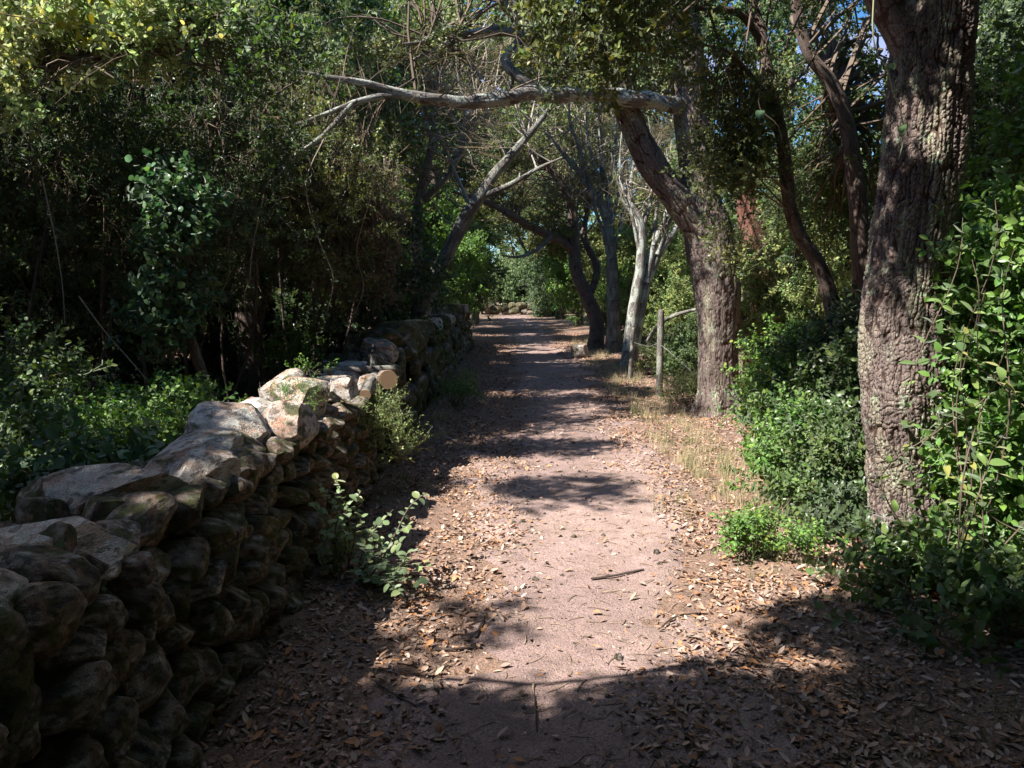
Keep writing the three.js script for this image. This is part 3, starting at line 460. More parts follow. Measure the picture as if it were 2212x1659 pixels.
plant({ name: 'slim_tree', label: 'straight grey tree rising beside the crooked dark one', cat: 'tree', seed: 22, twig: paleTwig, stems: [
  { name: 'trunk', pts: path3([[1325, 768, 19, 0.22], [1326, 700, 19, 0.18], [1323, 600, 19, 0.15], [1318, 520, 19, 0.13], [1302, 450, 19, 0.1], [1264, 390, 19, 0.08], [1216, 330, 19, 0.055], [1178, 285, 19, 0.03]]), mat: greyBark, sides: 14, segs: 46 },
  { name: 'limb', pts: path3([[1318, 520, 19, 0.09], [1314, 430, 19, 0.075], [1300, 350, 19, 0.06], [1296, 250, 19, 0.045], [1310, 120, 19, 0.03]]), mat: greyBark, sides: 10 },
  { name: 'limb', pts: path3([[1322, 560, 19, 0.07], [1345, 470, 19, 0.06], [1355, 380, 19.2, 0.045], [1340, 270, 19.4, 0.03]]), mat: greyBark, sides: 10 },
  ...[[1322, 590, 1280, 430, 1250, 250], [1318, 520, 1345, 380, 1370, 200], [1302, 450, 1270, 300, 1262, 150], [1314, 430, 1330, 300, 1335, 140], [1264, 390, 1230, 250, 1235, 120]].map(([a, b, c, d, e, f], i) => ({ name: 'limb', seed: i, pts: path3([[a, b, 19, 0.06], [lerp(a, c, 0.45), lerp(b, d, 0.55), 19 - 0.1 * i, 0.046], [c, d, 18.9 - 0.1 * i, 0.034], [e, f, 18.8, 0.012]]), mat: greyBark, sides: 8, segs: 18 }))],
  clumps: [C(1280, 300, 19, 1.7, 1.9, 1.2, 110, 3, { sprig: 'bare', col: 'brown', mat: dryMat, size: 1.6, shade: false, thick: 0.022 }), C(1290, 180, 20, 2, 1.4, 1.6, 50, 11, { sprig: 'oakFar', col: 'pale' })] });
plant({ name: 'slim_tree', label: 'pale many stemmed tree with bare splayed branches by the fence posts', cat: 'tree', seed: 23, twig: paleTwig, stems: [
  { name: 'stem', pts: path3([[1352, 795, 16, 0.14], [1370, 660, 16, 0.115], [1384, 565, 16, 0.1], [1386, 485, 16, 0.07], [1362, 425, 16, 0.05], [1372, 340, 16, 0.025]]), mat: lichenBark, sides: 12, segs: 36 },
  { name: 'stem', pts: path3([[1362, 795, 16.1, 0.13], [1392, 630, 16.1, 0.105], [1420, 555, 16.1, 0.085], [1466, 484, 16.1, 0.06], [1500, 430, 16.1, 0.03]]), mat: lichenBark, sides: 12, segs: 36 },
  { name: 'stem', pts: path3([[1396, 610, 16.05, 0.08], [1412, 530, 16.05, 0.075], [1438, 470, 16.05, 0.055], [1448, 400, 16.05, 0.035], [1440, 320, 16.05, 0.02]]), mat: lichenBark, sides: 10 },
  { name: 'stem', pts: path3([[1386, 500, 16, 0.05], [1405, 440, 16, 0.04], [1412, 370, 16, 0.03], [1425, 300, 16, 0.015]]), mat: lichenBark, sides: 8 },
  ...[[1384, 560, 1340, 380, 1345, 260], [1420, 550, 1480, 420, 1490, 300], [1412, 530, 1425, 400, 1400, 250], [1390, 520, 1345, 430, 1320, 330], [1440, 470, 1470, 380, 1462, 280]].map(([a, b, c, d, e, f], i) => ({ name: 'stem', seed: i, pts: path3([[a, b, 16, 0.045], [lerp(a, c, 0.45), lerp(b, d, 0.55), 16 + 0.1 * i, 0.036], [c, d, 16.1 + 0.1 * i, 0.026], [e, f, 16.2, 0.01]]), mat: lichenBark, sides: 8, segs: 18 }))],
  clumps: [C(1415, 380, 16, 0.9, 1.1, 0.7, 110, 2, { sprig: 'bare', col: 'brown', mat: dryMat, size: 1.3, shade: false, thick: 0.02 })] });
plant({ name: 'leaning_tree', label: 'grey two stemmed tree leaning over the wall towards the path', cat: 'tree', seed: 24, twig: paleTwig, stems: [
  { name: 'trunk', pts: path3([[892, 845, 13, 0.2], [896, 760, 13, 0.17], [908, 690, 13, 0.15], [936, 605, 12.9, 0.125], [975, 530, 12.8, 0.115], [1005, 470, 12.7, 0.105], [1036, 425, 12.6, 0.095], [1066, 380, 12.6, 0.085], [1100, 340, 12.5, 0.07], [1150, 282, 12.4, 0.05], [1195, 225, 12.3, 0.03]]), mat: greyBark, sides: 14, segs: 56, lump: 0.12 },
  { name: 'stem', pts: path3([[897, 750, 13.1, 0.12], [905, 610, 13.2, 0.095], [899, 490, 13.2, 0.085], [912, 405, 13.2, 0.08], [934, 305, 13.2, 0.06], [940, 200, 13.2, 0.04], [955, 80, 13.2, 0.025]]), mat: greyBark, sides: 12, segs: 46 },
  { name: 'limb', pts: path3([[905, 440, 13.2, 0.05], [950, 398, 13.1, 0.055], [985, 350, 13, 0.045], [1010, 290, 12.9, 0.03], [1040, 220, 12.8, 0.018]]), mat: greyBark, sides: 10 },
  { name: 'limb', pts: path3([[1040, 425, 12.6, 0.05], [1100, 400, 12.4, 0.045], [1160, 365, 12.2, 0.03], [1215, 340, 12, 0.012]]), mat: greyBark, sides: 8 }],
  clumps: [C(970, 230, 13, 1.6, 1.5, 1.2, 120, 3, { sprig: 'bare', col: 'brown', mat: dryMat, size: 1.4, shade: false, thick: 0.016 }), C(960, 60, 13.4, 1.9, 0.7, 1.2, 50, 11, { sprig: 'oak', size: 1.4, col: 'pale' })] });
plant({ name: 'slender_tree', label: 'thin reddish stemmed tree curving between the two oaks', cat: 'tree', seed: 25, stems: [
  { name: 'trunk', pts: path3([[1830, 1000, 7, 0.085], [1812, 760, 7, 0.075], [1792, 640, 7, 0.068], [1770, 577, 7, 0.065], [1735, 520, 7, 0.062], [1709, 460, 7, 0.06], [1700, 380, 7, 0.056], [1690, 300, 7, 0.055], [1666, 200, 7, 0.052], [1643, 70, 7, 0.05], [1600, -60, 7, 0.04], [1560, -200, 7, 0.025]]), mat: darkBark, sides: 14, segs: 60 },
  { name: 'limb', pts: path3([[1646, 90, 7, 0.036], [1600, 30, 6.9, 0.032], [1540, 20, 6.8, 0.028], [1470, 12, 6.7, 0.022], [1405, 6, 6.6, 0.012]]), mat: darkBark, sides: 10 },
  { name: 'limb', pts: path3([[1668, 215, 7, 0.022], [1620, 160, 6.8, 0.018], [1570, 110, 6.6, 0.014], [1500, 95, 6.5, 0.006]]), mat: darkBark, sides: 8 }],
  clumps: [C(1560, 420, 6.9, 0.32, 0.55, 0.3, 34, 9, { col: 'olive', shade: false }), C(1600, 260, 7, 0.4, 0.6, 0.35, 30, 9, { col: 'olive', shade: false }), C(1440, 70, 6.7, 0.5, 0.4, 0.4, 24, 9, { col: 'oak', shade: false }), C(1640, -60, 7, 1.2, 0.5, 1, 30, 12, { shade: false })] });
plant({ name: 'slender_tree', label: 'dark bent tree just behind the nearest oak trunk', cat: 'tree', seed: 26, stems: [
  { name: 'trunk', pts: path3([[1872, 960, 7.6, 0.12], [1866, 700, 7.6, 0.1], [1860, 560, 7.6, 0.09], [1852, 420, 7.6, 0.085], [1838, 320, 7.6, 0.08], [1820, 235, 7.6, 0.07], [1790, 170, 7.6, 0.062], [1745, 110, 7.6, 0.055], [1720, 10, 7.6, 0.05], [1700, -120, 7.6, 0.035]]), mat: darkBark, sides: 14, segs: 50 }],
  clumps: [C(1790, 350, 8.2, 0.8, 1.3, 0.5, 60, 10, { shade: false }), C(1740, -20, 7.8, 1.2, 0.7, 1, 40, 12, { shade: false }), C(1850, 70, 9.6, 0.9, 0.9, 0.5, 50, 9, { size: 1.2, shade: false }), C(1930, 330, 9.6, 0.6, 0.9, 0.5, 36, 9, { size: 1.2, shade: false }), C(1760, 520, 8.4, 0.8, 0.6, 0.5, 30, 10, { col: 'pale', shade: false })] });
plant({ name: 'dead_tree', label: 'dead reddish brown trunk with shredded bark behind the forked oak', cat: 'tree', seed: 27, stems: [
  { name: 'trunk', pts: path3([[1655, 880, 11, 0.32], [1652, 760, 11, 0.26], [1648, 680, 11, 0.24], [1640, 600, 11, 0.25], [1632, 540, 11, 0.24], [1622, 470, 11, 0.2], [1600, 380, 11, 0.12], [1590, 320, 11, 0.05]]), mat: redBark, sides: 20, segs: 60, lump: 0.2 }],
  clumps: [C(1640, 560, 10.8, 0.35, 0.7, 0.3, 20, 2, { sprig: 'bare', col: 'brown', mat: dryMat, size: 0.9, shade: false })] });
plant({ name: 'dead_sapling', label: 'bare thin sapling leaning in the dark hollow behind the wall', cat: 'tree', seed: 28, stems: [
  { name: 'stem', pts: path3([[500, 1020, 6.2, 0.045], [447, 835, 6.2, 0.038], [414, 735, 6.2, 0.036], [384, 640, 6.2, 0.036], [360, 565, 6.2, 0.03], [345, 500, 6.2, 0.012]]), mat: darkBark, sides: 12, segs: 40 }] });

// ---------------------------------------------------------------- trees and thickets behind the wall
const bigTree = (label, x, z, h, r, clumps, extra = {}) => { rnd = mulberry(Math.round(700 + x * 13 + z * 7)); const lean = extra.lean ?? [R(-0.4, 0.4), R(-0.4, 0.4)]; return plant({ name: extra.name ?? 'evergreen_oak', label, cat: 'tree', group: extra.group, seed: Math.round(5000 + x * 17 + z * 41), stems: [
  { name: 'trunk', pts: [[x, -0.05, z, r * 1.2], [x + lean[0] * 0.2, h * 0.3, z + lean[1] * 0.2, r], [x + lean[0] * 0.6, h * 0.65, z + lean[1] * 0.6, r * 0.7], [x + lean[0], h, z + lean[1], r * 0.3]], mat: extra.mat ?? oakBark, sides: 10, segs: 20 },
  ...(extra.limbs ?? []).map((p) => ({ name: 'limb', pts: p, mat: extra.mat ?? oakBark, sides: 8, segs: 20 }))], clumps }); };
bigTree('leafy oak whose bright outer leaves hang into the top corner over the near wall', -4.3, -2.6, 4.2, 0.13, [
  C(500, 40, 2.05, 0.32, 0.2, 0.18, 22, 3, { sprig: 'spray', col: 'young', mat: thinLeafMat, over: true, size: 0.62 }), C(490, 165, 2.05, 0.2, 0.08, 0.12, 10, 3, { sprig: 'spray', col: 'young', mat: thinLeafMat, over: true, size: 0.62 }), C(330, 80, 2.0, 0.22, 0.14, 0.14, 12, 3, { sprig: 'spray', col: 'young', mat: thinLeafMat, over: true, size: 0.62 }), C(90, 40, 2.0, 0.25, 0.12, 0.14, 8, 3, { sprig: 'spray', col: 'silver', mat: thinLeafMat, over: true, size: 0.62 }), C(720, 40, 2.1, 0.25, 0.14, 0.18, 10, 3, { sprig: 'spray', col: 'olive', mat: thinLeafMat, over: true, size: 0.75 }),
  W(-0.4, 3.0, -1.5, 1.0, 0.25, 0.3, 36, 6, { over: true }), W(-1.7, 2.95, -1.6, 0.8, 0.2, 0.22, 34, 6, { over: true }),
  W(-4.4, 4.4, -1.6, 1.4, 1.0, 1.4, 60, 15, { sprig: 'oakFar' }), W(-2.2, 3.9, -0.6, 1.8, 0.8, 1.5, 90, 15, { sprig: 'oakFar' }), W(-2.0, 4.5, -1.9, 1.5, 0.6, 0.9, 70, 14, { sprig: 'oakFar' }), W(-4.4, 5.8, -3.6, 2.0, 1.0, 2.0, 60, 15, { sprig: 'oakFar' })],
  { limbs: [[[-4.2, 2.0, -2.6, 0.05], [-3.0, 2.5, -2.2, 0.026], [-1.8, 2.55, -1.95, 0.014], [-1.2, 2.7, -2.05, 0.011], [-0.6, 2.72, -1.9, 0.008], [0.2, 2.85, -1.9, 0.004]], [[-4.3, 2.6, -2.6, 0.08], [-3.6, 3.5, -1.2, 0.05], [-2.6, 4.1, 0.1, 0.03], [-1.5, 4.2, 0.8, 0.015]]] });
bigTree('tall oak deep in the thicket behind the wall', -5.2, -7.5, 7, 0.2, [W(-4.2, 4.6, -6.6, 1.9, 1.1, 1.9, 80, 15, { sprig: 'oakFar' }), W(-5.2, 6.4, -7.6, 2.4, 1.3, 2.4, 90, 15, { sprig: 'oakFar' }), W(-3.0, 4.2, -9, 1.6, 1.0, 1.6, 60, 14, { sprig: 'oakFar' })]);
bigTree('oak standing behind the two stemmed leaning tree', -4.6, -13, 7, 0.2, [W(-3.8, 4.6, -12.5, 2.0, 1.4, 2.2, 90, 14, { sprig: 'oakFar' }), W(-4.6, 6.4, -13.4, 2.6, 1.4, 2.6, 90, 14, { sprig: 'oakFar' }), W(-2.4, 5.0, -14.5, 1.6, 1.1, 1.6, 50, 13, { sprig: 'oakFar' })]);
bigTree('oak leaning in from outside the frame beside the viewer', -4.2, 1.8, 6.5, 0.2, [W(-3.6, 4.8, 1.2, 2.0, 1.1, 2.0, 90, 15, { sprig: 'oakFar' }), W(-5.2, 5.8, 0.2, 2.0, 1.2, 2.0, 70, 15, { sprig: 'oakFar' }), W(-1.8, 4.6, 1.6, 1.5, 0.8, 1.5, 40, 14, { sprig: 'oakFar' })]);
// more of the wood behind the wall, which keeps the hollow dark
const roof = (label, x, z, h, r, n) => bigTree(label, x, z, h, 0.17, [W(x + 0.5, h * 0.72, z, r, 1.2, r, n, 14, { sprig: 'oakFar', size: 1.5 }), W(x + 0.8, h * 0.95, z, r * 0.9, 1.1, r * 0.9, Math.round(n * 0.7), 14, { sprig: 'oakFar', size: 1.5 }), ...(Math.abs(x) > 5.4 || z > 3 ? [W(x, h * 0.4, z, r * 0.9, 1.7, r * 0.9, n, 13, { sprig: 'oakFar', size: 1.5, low: true })] : [])]);  // outer oaks get a low crown clump added to block sky between trunks
roof('oak behind the near bushes outside the picture edge', -6.4, -4.2, 7, 2.2, 60);
roof('oak far behind the ivy column', -8.4, -7.4, 8, 2.4, 60);
roof('oak in the deep shade behind the hanging tangles', -7.6, -11.2, 8, 2.4, 60);
roof('oak between the tangled shrubs and the leaning tree', -3.6, -10.6, 6.5, 2.0, 60);
roof('oak behind the wall shading the dark end of the tunnel', -4.6, -26.5, 7, 2.6, 60);
roof('oak behind the last stretch of the tunnel on the wall side', -4.8, -32.5, 7, 2.6, 60);
roof('oak outside the frame on the wall side of the viewer', -7.2, 0.2, 7.5, 2.4, 60);
roof('oak standing behind the viewer on the wall side', -3.0, 4.6, 6.5, 2.3, 60);
roof('oak standing behind the viewer on the fence side', 3.4, 3.2, 6.5, 2.3, 60);
bigTree('added oak outside the frame whose crown cuts skylight over the path', 4.3, -0.6, 6, 0.2, [W(0.4, 5.6, 0.2, 2.2, 0.9, 2.4, 90, 15, { sprig: 'oakFar', size: 1.4 }), W(2.6, 5.6, -1.2, 2.0, 1.0, 2.2, 60, 15, { sprig: 'oakFar', size: 1.4 }), W(0.6, 5.4, 3.4, 2.4, 1.0, 2.0, 60, 15, { sprig: 'oakFar', size: 1.4 })]);  // out-of-view crown added to block skylight above the path
roof('added oak outside the frame beyond the glossy bushes', 5.2, -2.2, 6.5, 2.0, 50);  // another oak added out of view against open sky
[['added unseen oak behind the glossy bushes', 6.2, -5.2], ['added unseen oak far out on the fence side level with the viewer', 7.6, -1.2], ['added unseen oak behind and beside the viewer on the fence side', 6.6, 3.0], ['added unseen oak deep in the wood on the fence side', 9, -8.5], ['added unseen oak over the path behind the viewer', 0.6, 7.6], ['added unseen oak behind the viewer deep on the wall side', -6.4, 5.6], ['added unseen oak behind the viewer deep on the fence side', 4.4, 7.4], ['added unseen oak at the outer edge of the wood on the fence side', 10.5, -3.4], ['added oak deep in the wood behind the forked oak', 9, -14]].forEach(([l, x, z]) => roof(l, x, z, 7, 2.5, 60));  // oaks added out of view to block open sky and deepen the shade
bigTree('sunlit oak whose leaves with painted sun glow fill the top corner behind the wall', -5.0, -6.4, 4.6, 0.12, [C(60, 60, 6.0, 0.85, 0.5, 0.35, 64, 5, { sprig: 'spray', col: 'silver', mat: thinLeafMat, size: 1.25, low: true }), C(190, 150, 5.9, 0.55, 0.35, 0.3, 50, 5, { sprig: 'spray', col: 'silver', mat: thinLeafMat, size: 1.25, low: true }), C(330, 70, 6.1, 0.6, 0.45, 0.35, 44, 5, { sprig: 'spray', col: 'silver', mat: thinLeafMat, size: 1.2, low: true }), C(60, 220, 5.8, 0.45, 0.2, 0.25, 26, 4, { sprig: 'spray', col: 'silver', mat: thinLeafMat, size: 1.2, low: true }), C(560, 110, 6.4, 0.7, 0.5, 0.4, 46, 5, { sprig: 'spray', col: 'oak', mat: thinLeafMat, size: 1.1, low: true })], { limbs: [[[-4.9, 2.2, -6.4, 0.07], [-4.2, 3.0, -6.2, 0.05], [-3.4, 3.3, -6.1, 0.03], [-2.2, 3.5, -6.2, 0.012]]] });
// hanging tangles of thin stems and small leaves
const tangle = (label, c, r, n, k, x, z, more = {}) => plant({ name: 'tangled_shrub', label, cat: 'shrub', seed: Math.round(9000 + c[0] * 97 + c[2] * 31), crown: 'foliage', stems: [0, 1, 2, 3].map((i) => ({ name: 'stem', from: 0.5, pts: [[x + (i - 1.5) * 0.22, -0.02, z + (i % 2) * 0.3, 0.02], [x + (i - 1.5) * 0.5, c[1] * 0.5, z + (i % 3) * 0.2, 0.017], [c[0] + (i - 1.5) * r[0] * 0.4, c[1] + r[1] * 0.5, c[2], 0.014], [c[0] + (i - 1.5) * r[0] * 0.7, c[1] + r[1] * 0.9, c[2], 0.008]], mat: darkBark, sides: 6, segs: 14 })),
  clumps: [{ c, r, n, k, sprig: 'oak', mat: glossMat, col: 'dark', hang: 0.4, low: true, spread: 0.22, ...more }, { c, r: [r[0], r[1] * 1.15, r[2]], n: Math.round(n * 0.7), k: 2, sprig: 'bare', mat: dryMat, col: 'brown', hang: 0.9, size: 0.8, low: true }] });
tangle('tall dark tangle of hanging stems at the picture edge behind the near wall', at(120, 400, 7), [1.2, 1.3, 0.9], 140, 7, -4.4, -7, { col: 'dark' });
tangle('tangle of hanging vines and small leaves above the leaning sapling', at(420, 430, 7.2), [1.0, 1.2, 0.8], 140, 7, -3.3, -7.6, { col: 'dark' });
tangle('dense brownish tangle drooping over the middle of the wall', at(660, 420, 8.2), [1.1, 1.3, 0.8], 150, 7, -2.9, -8.6, { col: 'olive' });
tangle('brown twiggy mound hanging low just left of the two stemmed tree', at(755, 520, 9.0), [0.68, 1.2, 0.6], 120, 6, -2.4, -9.4, { col: 'brown' });
tangle('leafy tangle high behind the wall under the long limb', at(640, 260, 9.5), [1.2, 1.0, 0.9], 120, 8, -2.8, -10.4, { col: 'oak' });
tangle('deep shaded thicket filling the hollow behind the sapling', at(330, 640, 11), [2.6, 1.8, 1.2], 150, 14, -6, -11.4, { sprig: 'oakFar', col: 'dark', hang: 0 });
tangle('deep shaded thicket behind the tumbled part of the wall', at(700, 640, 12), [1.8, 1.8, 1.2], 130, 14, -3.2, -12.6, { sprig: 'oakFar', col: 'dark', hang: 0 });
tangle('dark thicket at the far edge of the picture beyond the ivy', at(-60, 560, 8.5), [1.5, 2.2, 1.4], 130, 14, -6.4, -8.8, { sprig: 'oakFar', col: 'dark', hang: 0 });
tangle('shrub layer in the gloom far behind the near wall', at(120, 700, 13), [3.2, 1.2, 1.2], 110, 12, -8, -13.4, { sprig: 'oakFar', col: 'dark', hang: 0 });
tangle('tall leafy screen behind the tangles at the picture edge', at(100, 250, 12), [3.2, 1.8, 1.2], 140, 13, -8, -12, { sprig: 'oakFar', col: 'oak', hang: 0 });
tangle('tall leafy screen between the long limb and the tangles', at(620, 180, 13), [2.6, 1.6, 1.2], 130, 13, -5, -13, { sprig: 'oakFar', col: 'oak', hang: 0 });
// ivy and low growth behind the wall
const bushes = (name, label, cat, clumps, more = {}) => plant({ name, label, cat, crown: 'foliage', origin: [clumps[0].c[0], 0, clumps[0].c[2]], ...more, clumps });
bushes('ivy', 'ivy climbing in a column of glossy pale leaves over the leaning sapling', 'ivy', [C(385, 470, 6.1, 0.22, 0.35, 0.2, 30, 7, { sprig: 'heart', mat: glossMat, col: 'blue', shade: false, spread: 0.12 }), C(370, 620, 6.1, 0.2, 0.42, 0.2, 30, 7, { sprig: 'heart', mat: glossMat, col: 'blue', shade: false, spread: 0.12 }), C(350, 730, 6.1, 0.25, 0.2, 0.2, 10, 6, { sprig: 'heart', mat: glossMat, col: 'blue', shade: false })], { seed: 61 });
bushes('bramble_bush', 'low sunlit bush of small green leaves right behind the near wall stones', 'bush', [C(300, 920, 5.2, 0.55, 0.28, 0.4, 70, 8, { sprig: 'round', col: 'bright', low: true }), C(190, 980, 4.6, 0.5, 0.3, 0.35, 60, 7, { sprig: 'round', mat: glossMat, col: 'bright', low: true }), C(390, 900, 5.6, 0.4, 0.22, 0.3, 34, 8, { sprig: 'round', col: 'bright', low: true }), C(220, 1000, 4.3, 0.4, 0.2, 0.3, 12, 4, { sprig: 'heart', mat: glossMat, col: 'blue', low: true })], { seed: 62 });
bushes('bramble_bush', 'shaded leafy bush at the picture edge behind the near wall', 'bush', [C(50, 850, 4.8, 0.5, 0.45, 0.4, 60, 8, { sprig: 'round', col: 'oak', low: true }), C(60, 1000, 3.9, 0.4, 0.3, 0.3, 46, 7, { sprig: 'round', mat: glossMat, col: 'oak', low: true }), C(150, 1060, 3.7, 0.35, 0.18, 0.25, 16, 5, { sprig: 'heart', mat: glossMat, col: 'blue', low: true })], { seed: 63 });
bushes('bramble_bush', 'small dark green bush in the shade behind the tumbled wall', 'bush', [C(640, 760, 8, 0.35, 0.35, 0.3, 26, 7, { sprig: 'round', col: 'bright' }), C(540, 880, 7, 0.5, 0.14, 0.4, 24, 7, { sprig: 'round', col: 'oak' })], { seed: 64 });
bushes('wall_creeper', 'bright green creeper spilling over the sunlit wall top', 'creeper', [C(650, 862, 5.0, 0.2, 0.03, 0.2, 14, 6, { size: 0.5, sprig: 'fine', col: 'bright', shade: false, spread: 0.06 }), C(680, 800, 5.6, 0.2, 0.03, 0.12, 6, 4, { sprig: 'round', col: 'bright', shade: false, spread: 0.06, size: 0.55 })], { seed: 65 });
bushes('wall_creeper', 'feathery pale green plant trailing down the wall face', 'creeper', [C(800, 905, 6.0, 0.18, 0.16, 0.12, 12, 4, { sprig: 'fine', col: 'pale', shade: false, spread: 0.08 }), C(855, 965, 6.0, 0.12, 0.12, 0.1, 9, 4, { sprig: 'fine', col: 'pale', shade: false, spread: 0.08 }), C(985, 850, 10.3, 0.2, 0.2, 0.25, 14, 7, { sprig: 'fine', col: 'bright', shade: false })], { seed: 66 });

// ---------------------------------------------------------------- thicket on the far side of the path from the wall
const near = { shade: false };
bushes('evergreen_bush', 'glossy broad leaved bush climbing beside the nearest oak', 'bush', [C(2150, 560, 4.3, 0.28, 0.35, 0.3, 26, 8, { sprig: 'broad', mat: glossMat, col: 'bright', ...near }), C(2140, 800, 4.2, 0.28, 0.45, 0.3, 34, 8, { sprig: 'broad', mat: glossMat, col: 'bright', ...near }), C(2150, 1050, 4.1, 0.28, 0.4, 0.3, 30, 8, { sprig: 'broad', mat: glossMat, col: 'bright', ...near }), C(2230, 800, 4.5, 0.3, 0.9, 0.4, 50, 9, { sprig: 'broad', mat: glossMat, col: 'oak', ...near })], { seed: 71 });
bushes('evergreen_bush', 'dark glossy bush in front of the foot of the nearest oak', 'bush', [C(2000, 1330, 3.75, 0.45, 0.3, 0.35, 60, 8, { sprig: 'broad', mat: glossMat, col: 'oak', ...near }), C(2150, 1420, 3.3, 0.35, 0.35, 0.3, 44, 8, { sprig: 'broad', mat: glossMat, col: 'oak', ...near }), C(1950, 1440, 3.35, 0.3, 0.14, 0.25, 22, 6, { sprig: 'broad', mat: glossMat, col: 'dark', ...near }), C(2080, 1230, 3.9, 0.4, 0.12, 0.25, 20, 7, { sprig: 'broad', mat: glossMat, col: 'bright', ...near })], { seed: 72 });
bushes('evergreen_bush', 'large dense bush filling the gap between the forked oak and the nearest oak', 'bush', [C(1760, 900, 5.9, 0.42, 0.55, 0.45, 80, 10, { sprig: 'broad', mat: glossMat, col: 'oak', size: 0.85, ...near }), C(1720, 790, 6.6, 0.42, 0.4, 0.4, 60, 10, { sprig: 'round', col: 'bright', ...near }), C(1770, 1060, 5.2, 0.3, 0.45, 0.35, 60, 10, { sprig: 'broad', mat: glossMat, col: 'oak', size: 0.75, ...near }), C(1840, 800, 6.1, 0.4, 0.5, 0.4, 50, 9, { sprig: 'broad', mat: glossMat, col: 'dark', ...near }), C(1690, 860, 6.3, 0.35, 0.4, 0.35, 50, 9, { sprig: 'round', col: 'bright', ...near }), C(1720, 980, 5.6, 0.3, 0.4, 0.3, 44, 9, { sprig: 'broad', mat: glossMat, col: 'bright', size: 0.75, ...near }), C(1850, 1150, 4.8, 0.3, 0.3, 0.25, 44, 9, { sprig: 'broad', mat: glossMat, col: 'dark', size: 0.8, ...near })], { seed: 73 });
bushes('evergreen_bush', 'leafy undergrowth between the fence posts and the forked oak', 'bush', [C(1500, 760, 11.6, 0.5, 0.6, 0.5, 60, 10, { sprig: 'oak', col: 'oak', ...near }), C(1440, 780, 14, 0.5, 0.5, 0.5, 40, 9, { sprig: 'oak', col: 'olive', ...near }), C(1490, 860, 10.4, 0.3, 0.25, 0.3, 24, 8, { sprig: 'fine', col: 'olive', ...near })], { seed: 74 });
bushes('evergreen_bush', 'sunlit pale green shrubs behind the fence', 'bush', [C(1440, 580, 19, 1.4, 1.4, 1.0, 90, 11, { sprig: 'oakFar', col: 'pale', carve: 0.6 }), C(1460, 660, 16.5, 0.9, 0.7, 0.8, 50, 11, { sprig: 'oak', size: 1.4, col: 'pale', ...near }), C(1380, 640, 22, 1.4, 1.2, 1, 60, 11, { sprig: 'oakFar', col: 'bright', ...near })], { seed: 75 });
bushes('evergreen_bush', 'dense shrub behind the bent slender trees', 'bush', [C(1700, 600, 10.5, 1.0, 1.3, 0.7, 90, 11, { sprig: 'oak', size: 1.3, col: 'pale', ...near }), C(1800, 450, 11.5, 1.4, 1.6, 0.8, 90, 12, { sprig: 'oakFar', col: 'oak', ...near })], { seed: 76 });
bushes('evergreen_bush', 'dark leafy thicket behind the nearest oak at the picture edge', 'bush', [C(2120, 330, 6.4, 0.7, 1.1, 0.5, 80, 11, { sprig: 'oak', col: 'dark', ...near }), C(2200, 620, 6.2, 0.6, 1.0, 0.5, 60, 11, { sprig: 'oak', col: 'dark', ...near }), C(2260, 300, 5.2, 0.4, 0.9, 0.5, 40, 10, { sprig: 'broad', mat: glossMat, col: 'bright', ...near })], { seed: 77 });
bushes('seedling', 'low bright green plant on the leaf litter at the path edge', 'plant', [W(1.36, 0.14, -4.42, 0.1, 0.11, 0.09, 28, 4, { sprig: 'round', col: 'bright', size: 0.75, spread: 0.06, free: true, ...near }), W(1.52, 0.13, -4.6, 0.1, 0.07, 0.08, 18, 4, { sprig: 'round', col: 'bright', size: 0.75, spread: 0.06, free: true, ...near }), W(1.68, 0.12, -4.3, 0.14, 0.07, 0.12, 18, 4, { sprig: 'round', col: 'bright', size: 0.75, spread: 0.07, free: true, ...near })], { seed: 78 });

// ---------------------------------------------------------------- trees along the rest of the path and behind
const T = (label, x, z, h, clumps, extra) => bigTree(label, x, z, h, extra?.r ?? 0.14, clumps, extra);
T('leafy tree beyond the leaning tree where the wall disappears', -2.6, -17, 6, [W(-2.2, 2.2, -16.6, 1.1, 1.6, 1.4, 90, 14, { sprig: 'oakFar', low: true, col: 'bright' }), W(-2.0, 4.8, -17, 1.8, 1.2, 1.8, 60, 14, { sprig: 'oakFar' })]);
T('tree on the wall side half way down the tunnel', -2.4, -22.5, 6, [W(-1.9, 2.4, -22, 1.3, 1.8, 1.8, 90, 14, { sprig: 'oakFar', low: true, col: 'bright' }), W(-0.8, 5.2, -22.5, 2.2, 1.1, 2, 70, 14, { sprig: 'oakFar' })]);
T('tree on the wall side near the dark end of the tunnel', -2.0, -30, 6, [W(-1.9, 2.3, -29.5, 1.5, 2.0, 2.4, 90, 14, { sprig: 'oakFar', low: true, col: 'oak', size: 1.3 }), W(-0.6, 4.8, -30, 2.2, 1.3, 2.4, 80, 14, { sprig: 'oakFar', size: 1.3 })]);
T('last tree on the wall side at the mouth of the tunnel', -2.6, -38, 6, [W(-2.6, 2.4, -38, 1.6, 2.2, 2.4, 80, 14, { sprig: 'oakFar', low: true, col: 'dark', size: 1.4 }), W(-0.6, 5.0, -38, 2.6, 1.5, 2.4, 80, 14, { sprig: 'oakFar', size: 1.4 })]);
T('tree beside the path beyond the crooked dark tree', 3.0, -25, 6, [W(3.2, 2.2, -24.5, 1.3, 1.7, 1.8, 80, 14, { sprig: 'oakFar', low: true, col: 'olive', ...near }), W(2.2, 5.0, -25, 2.2, 1.3, 2, 70, 14, { sprig: 'oakFar', col: 'grey' })]);
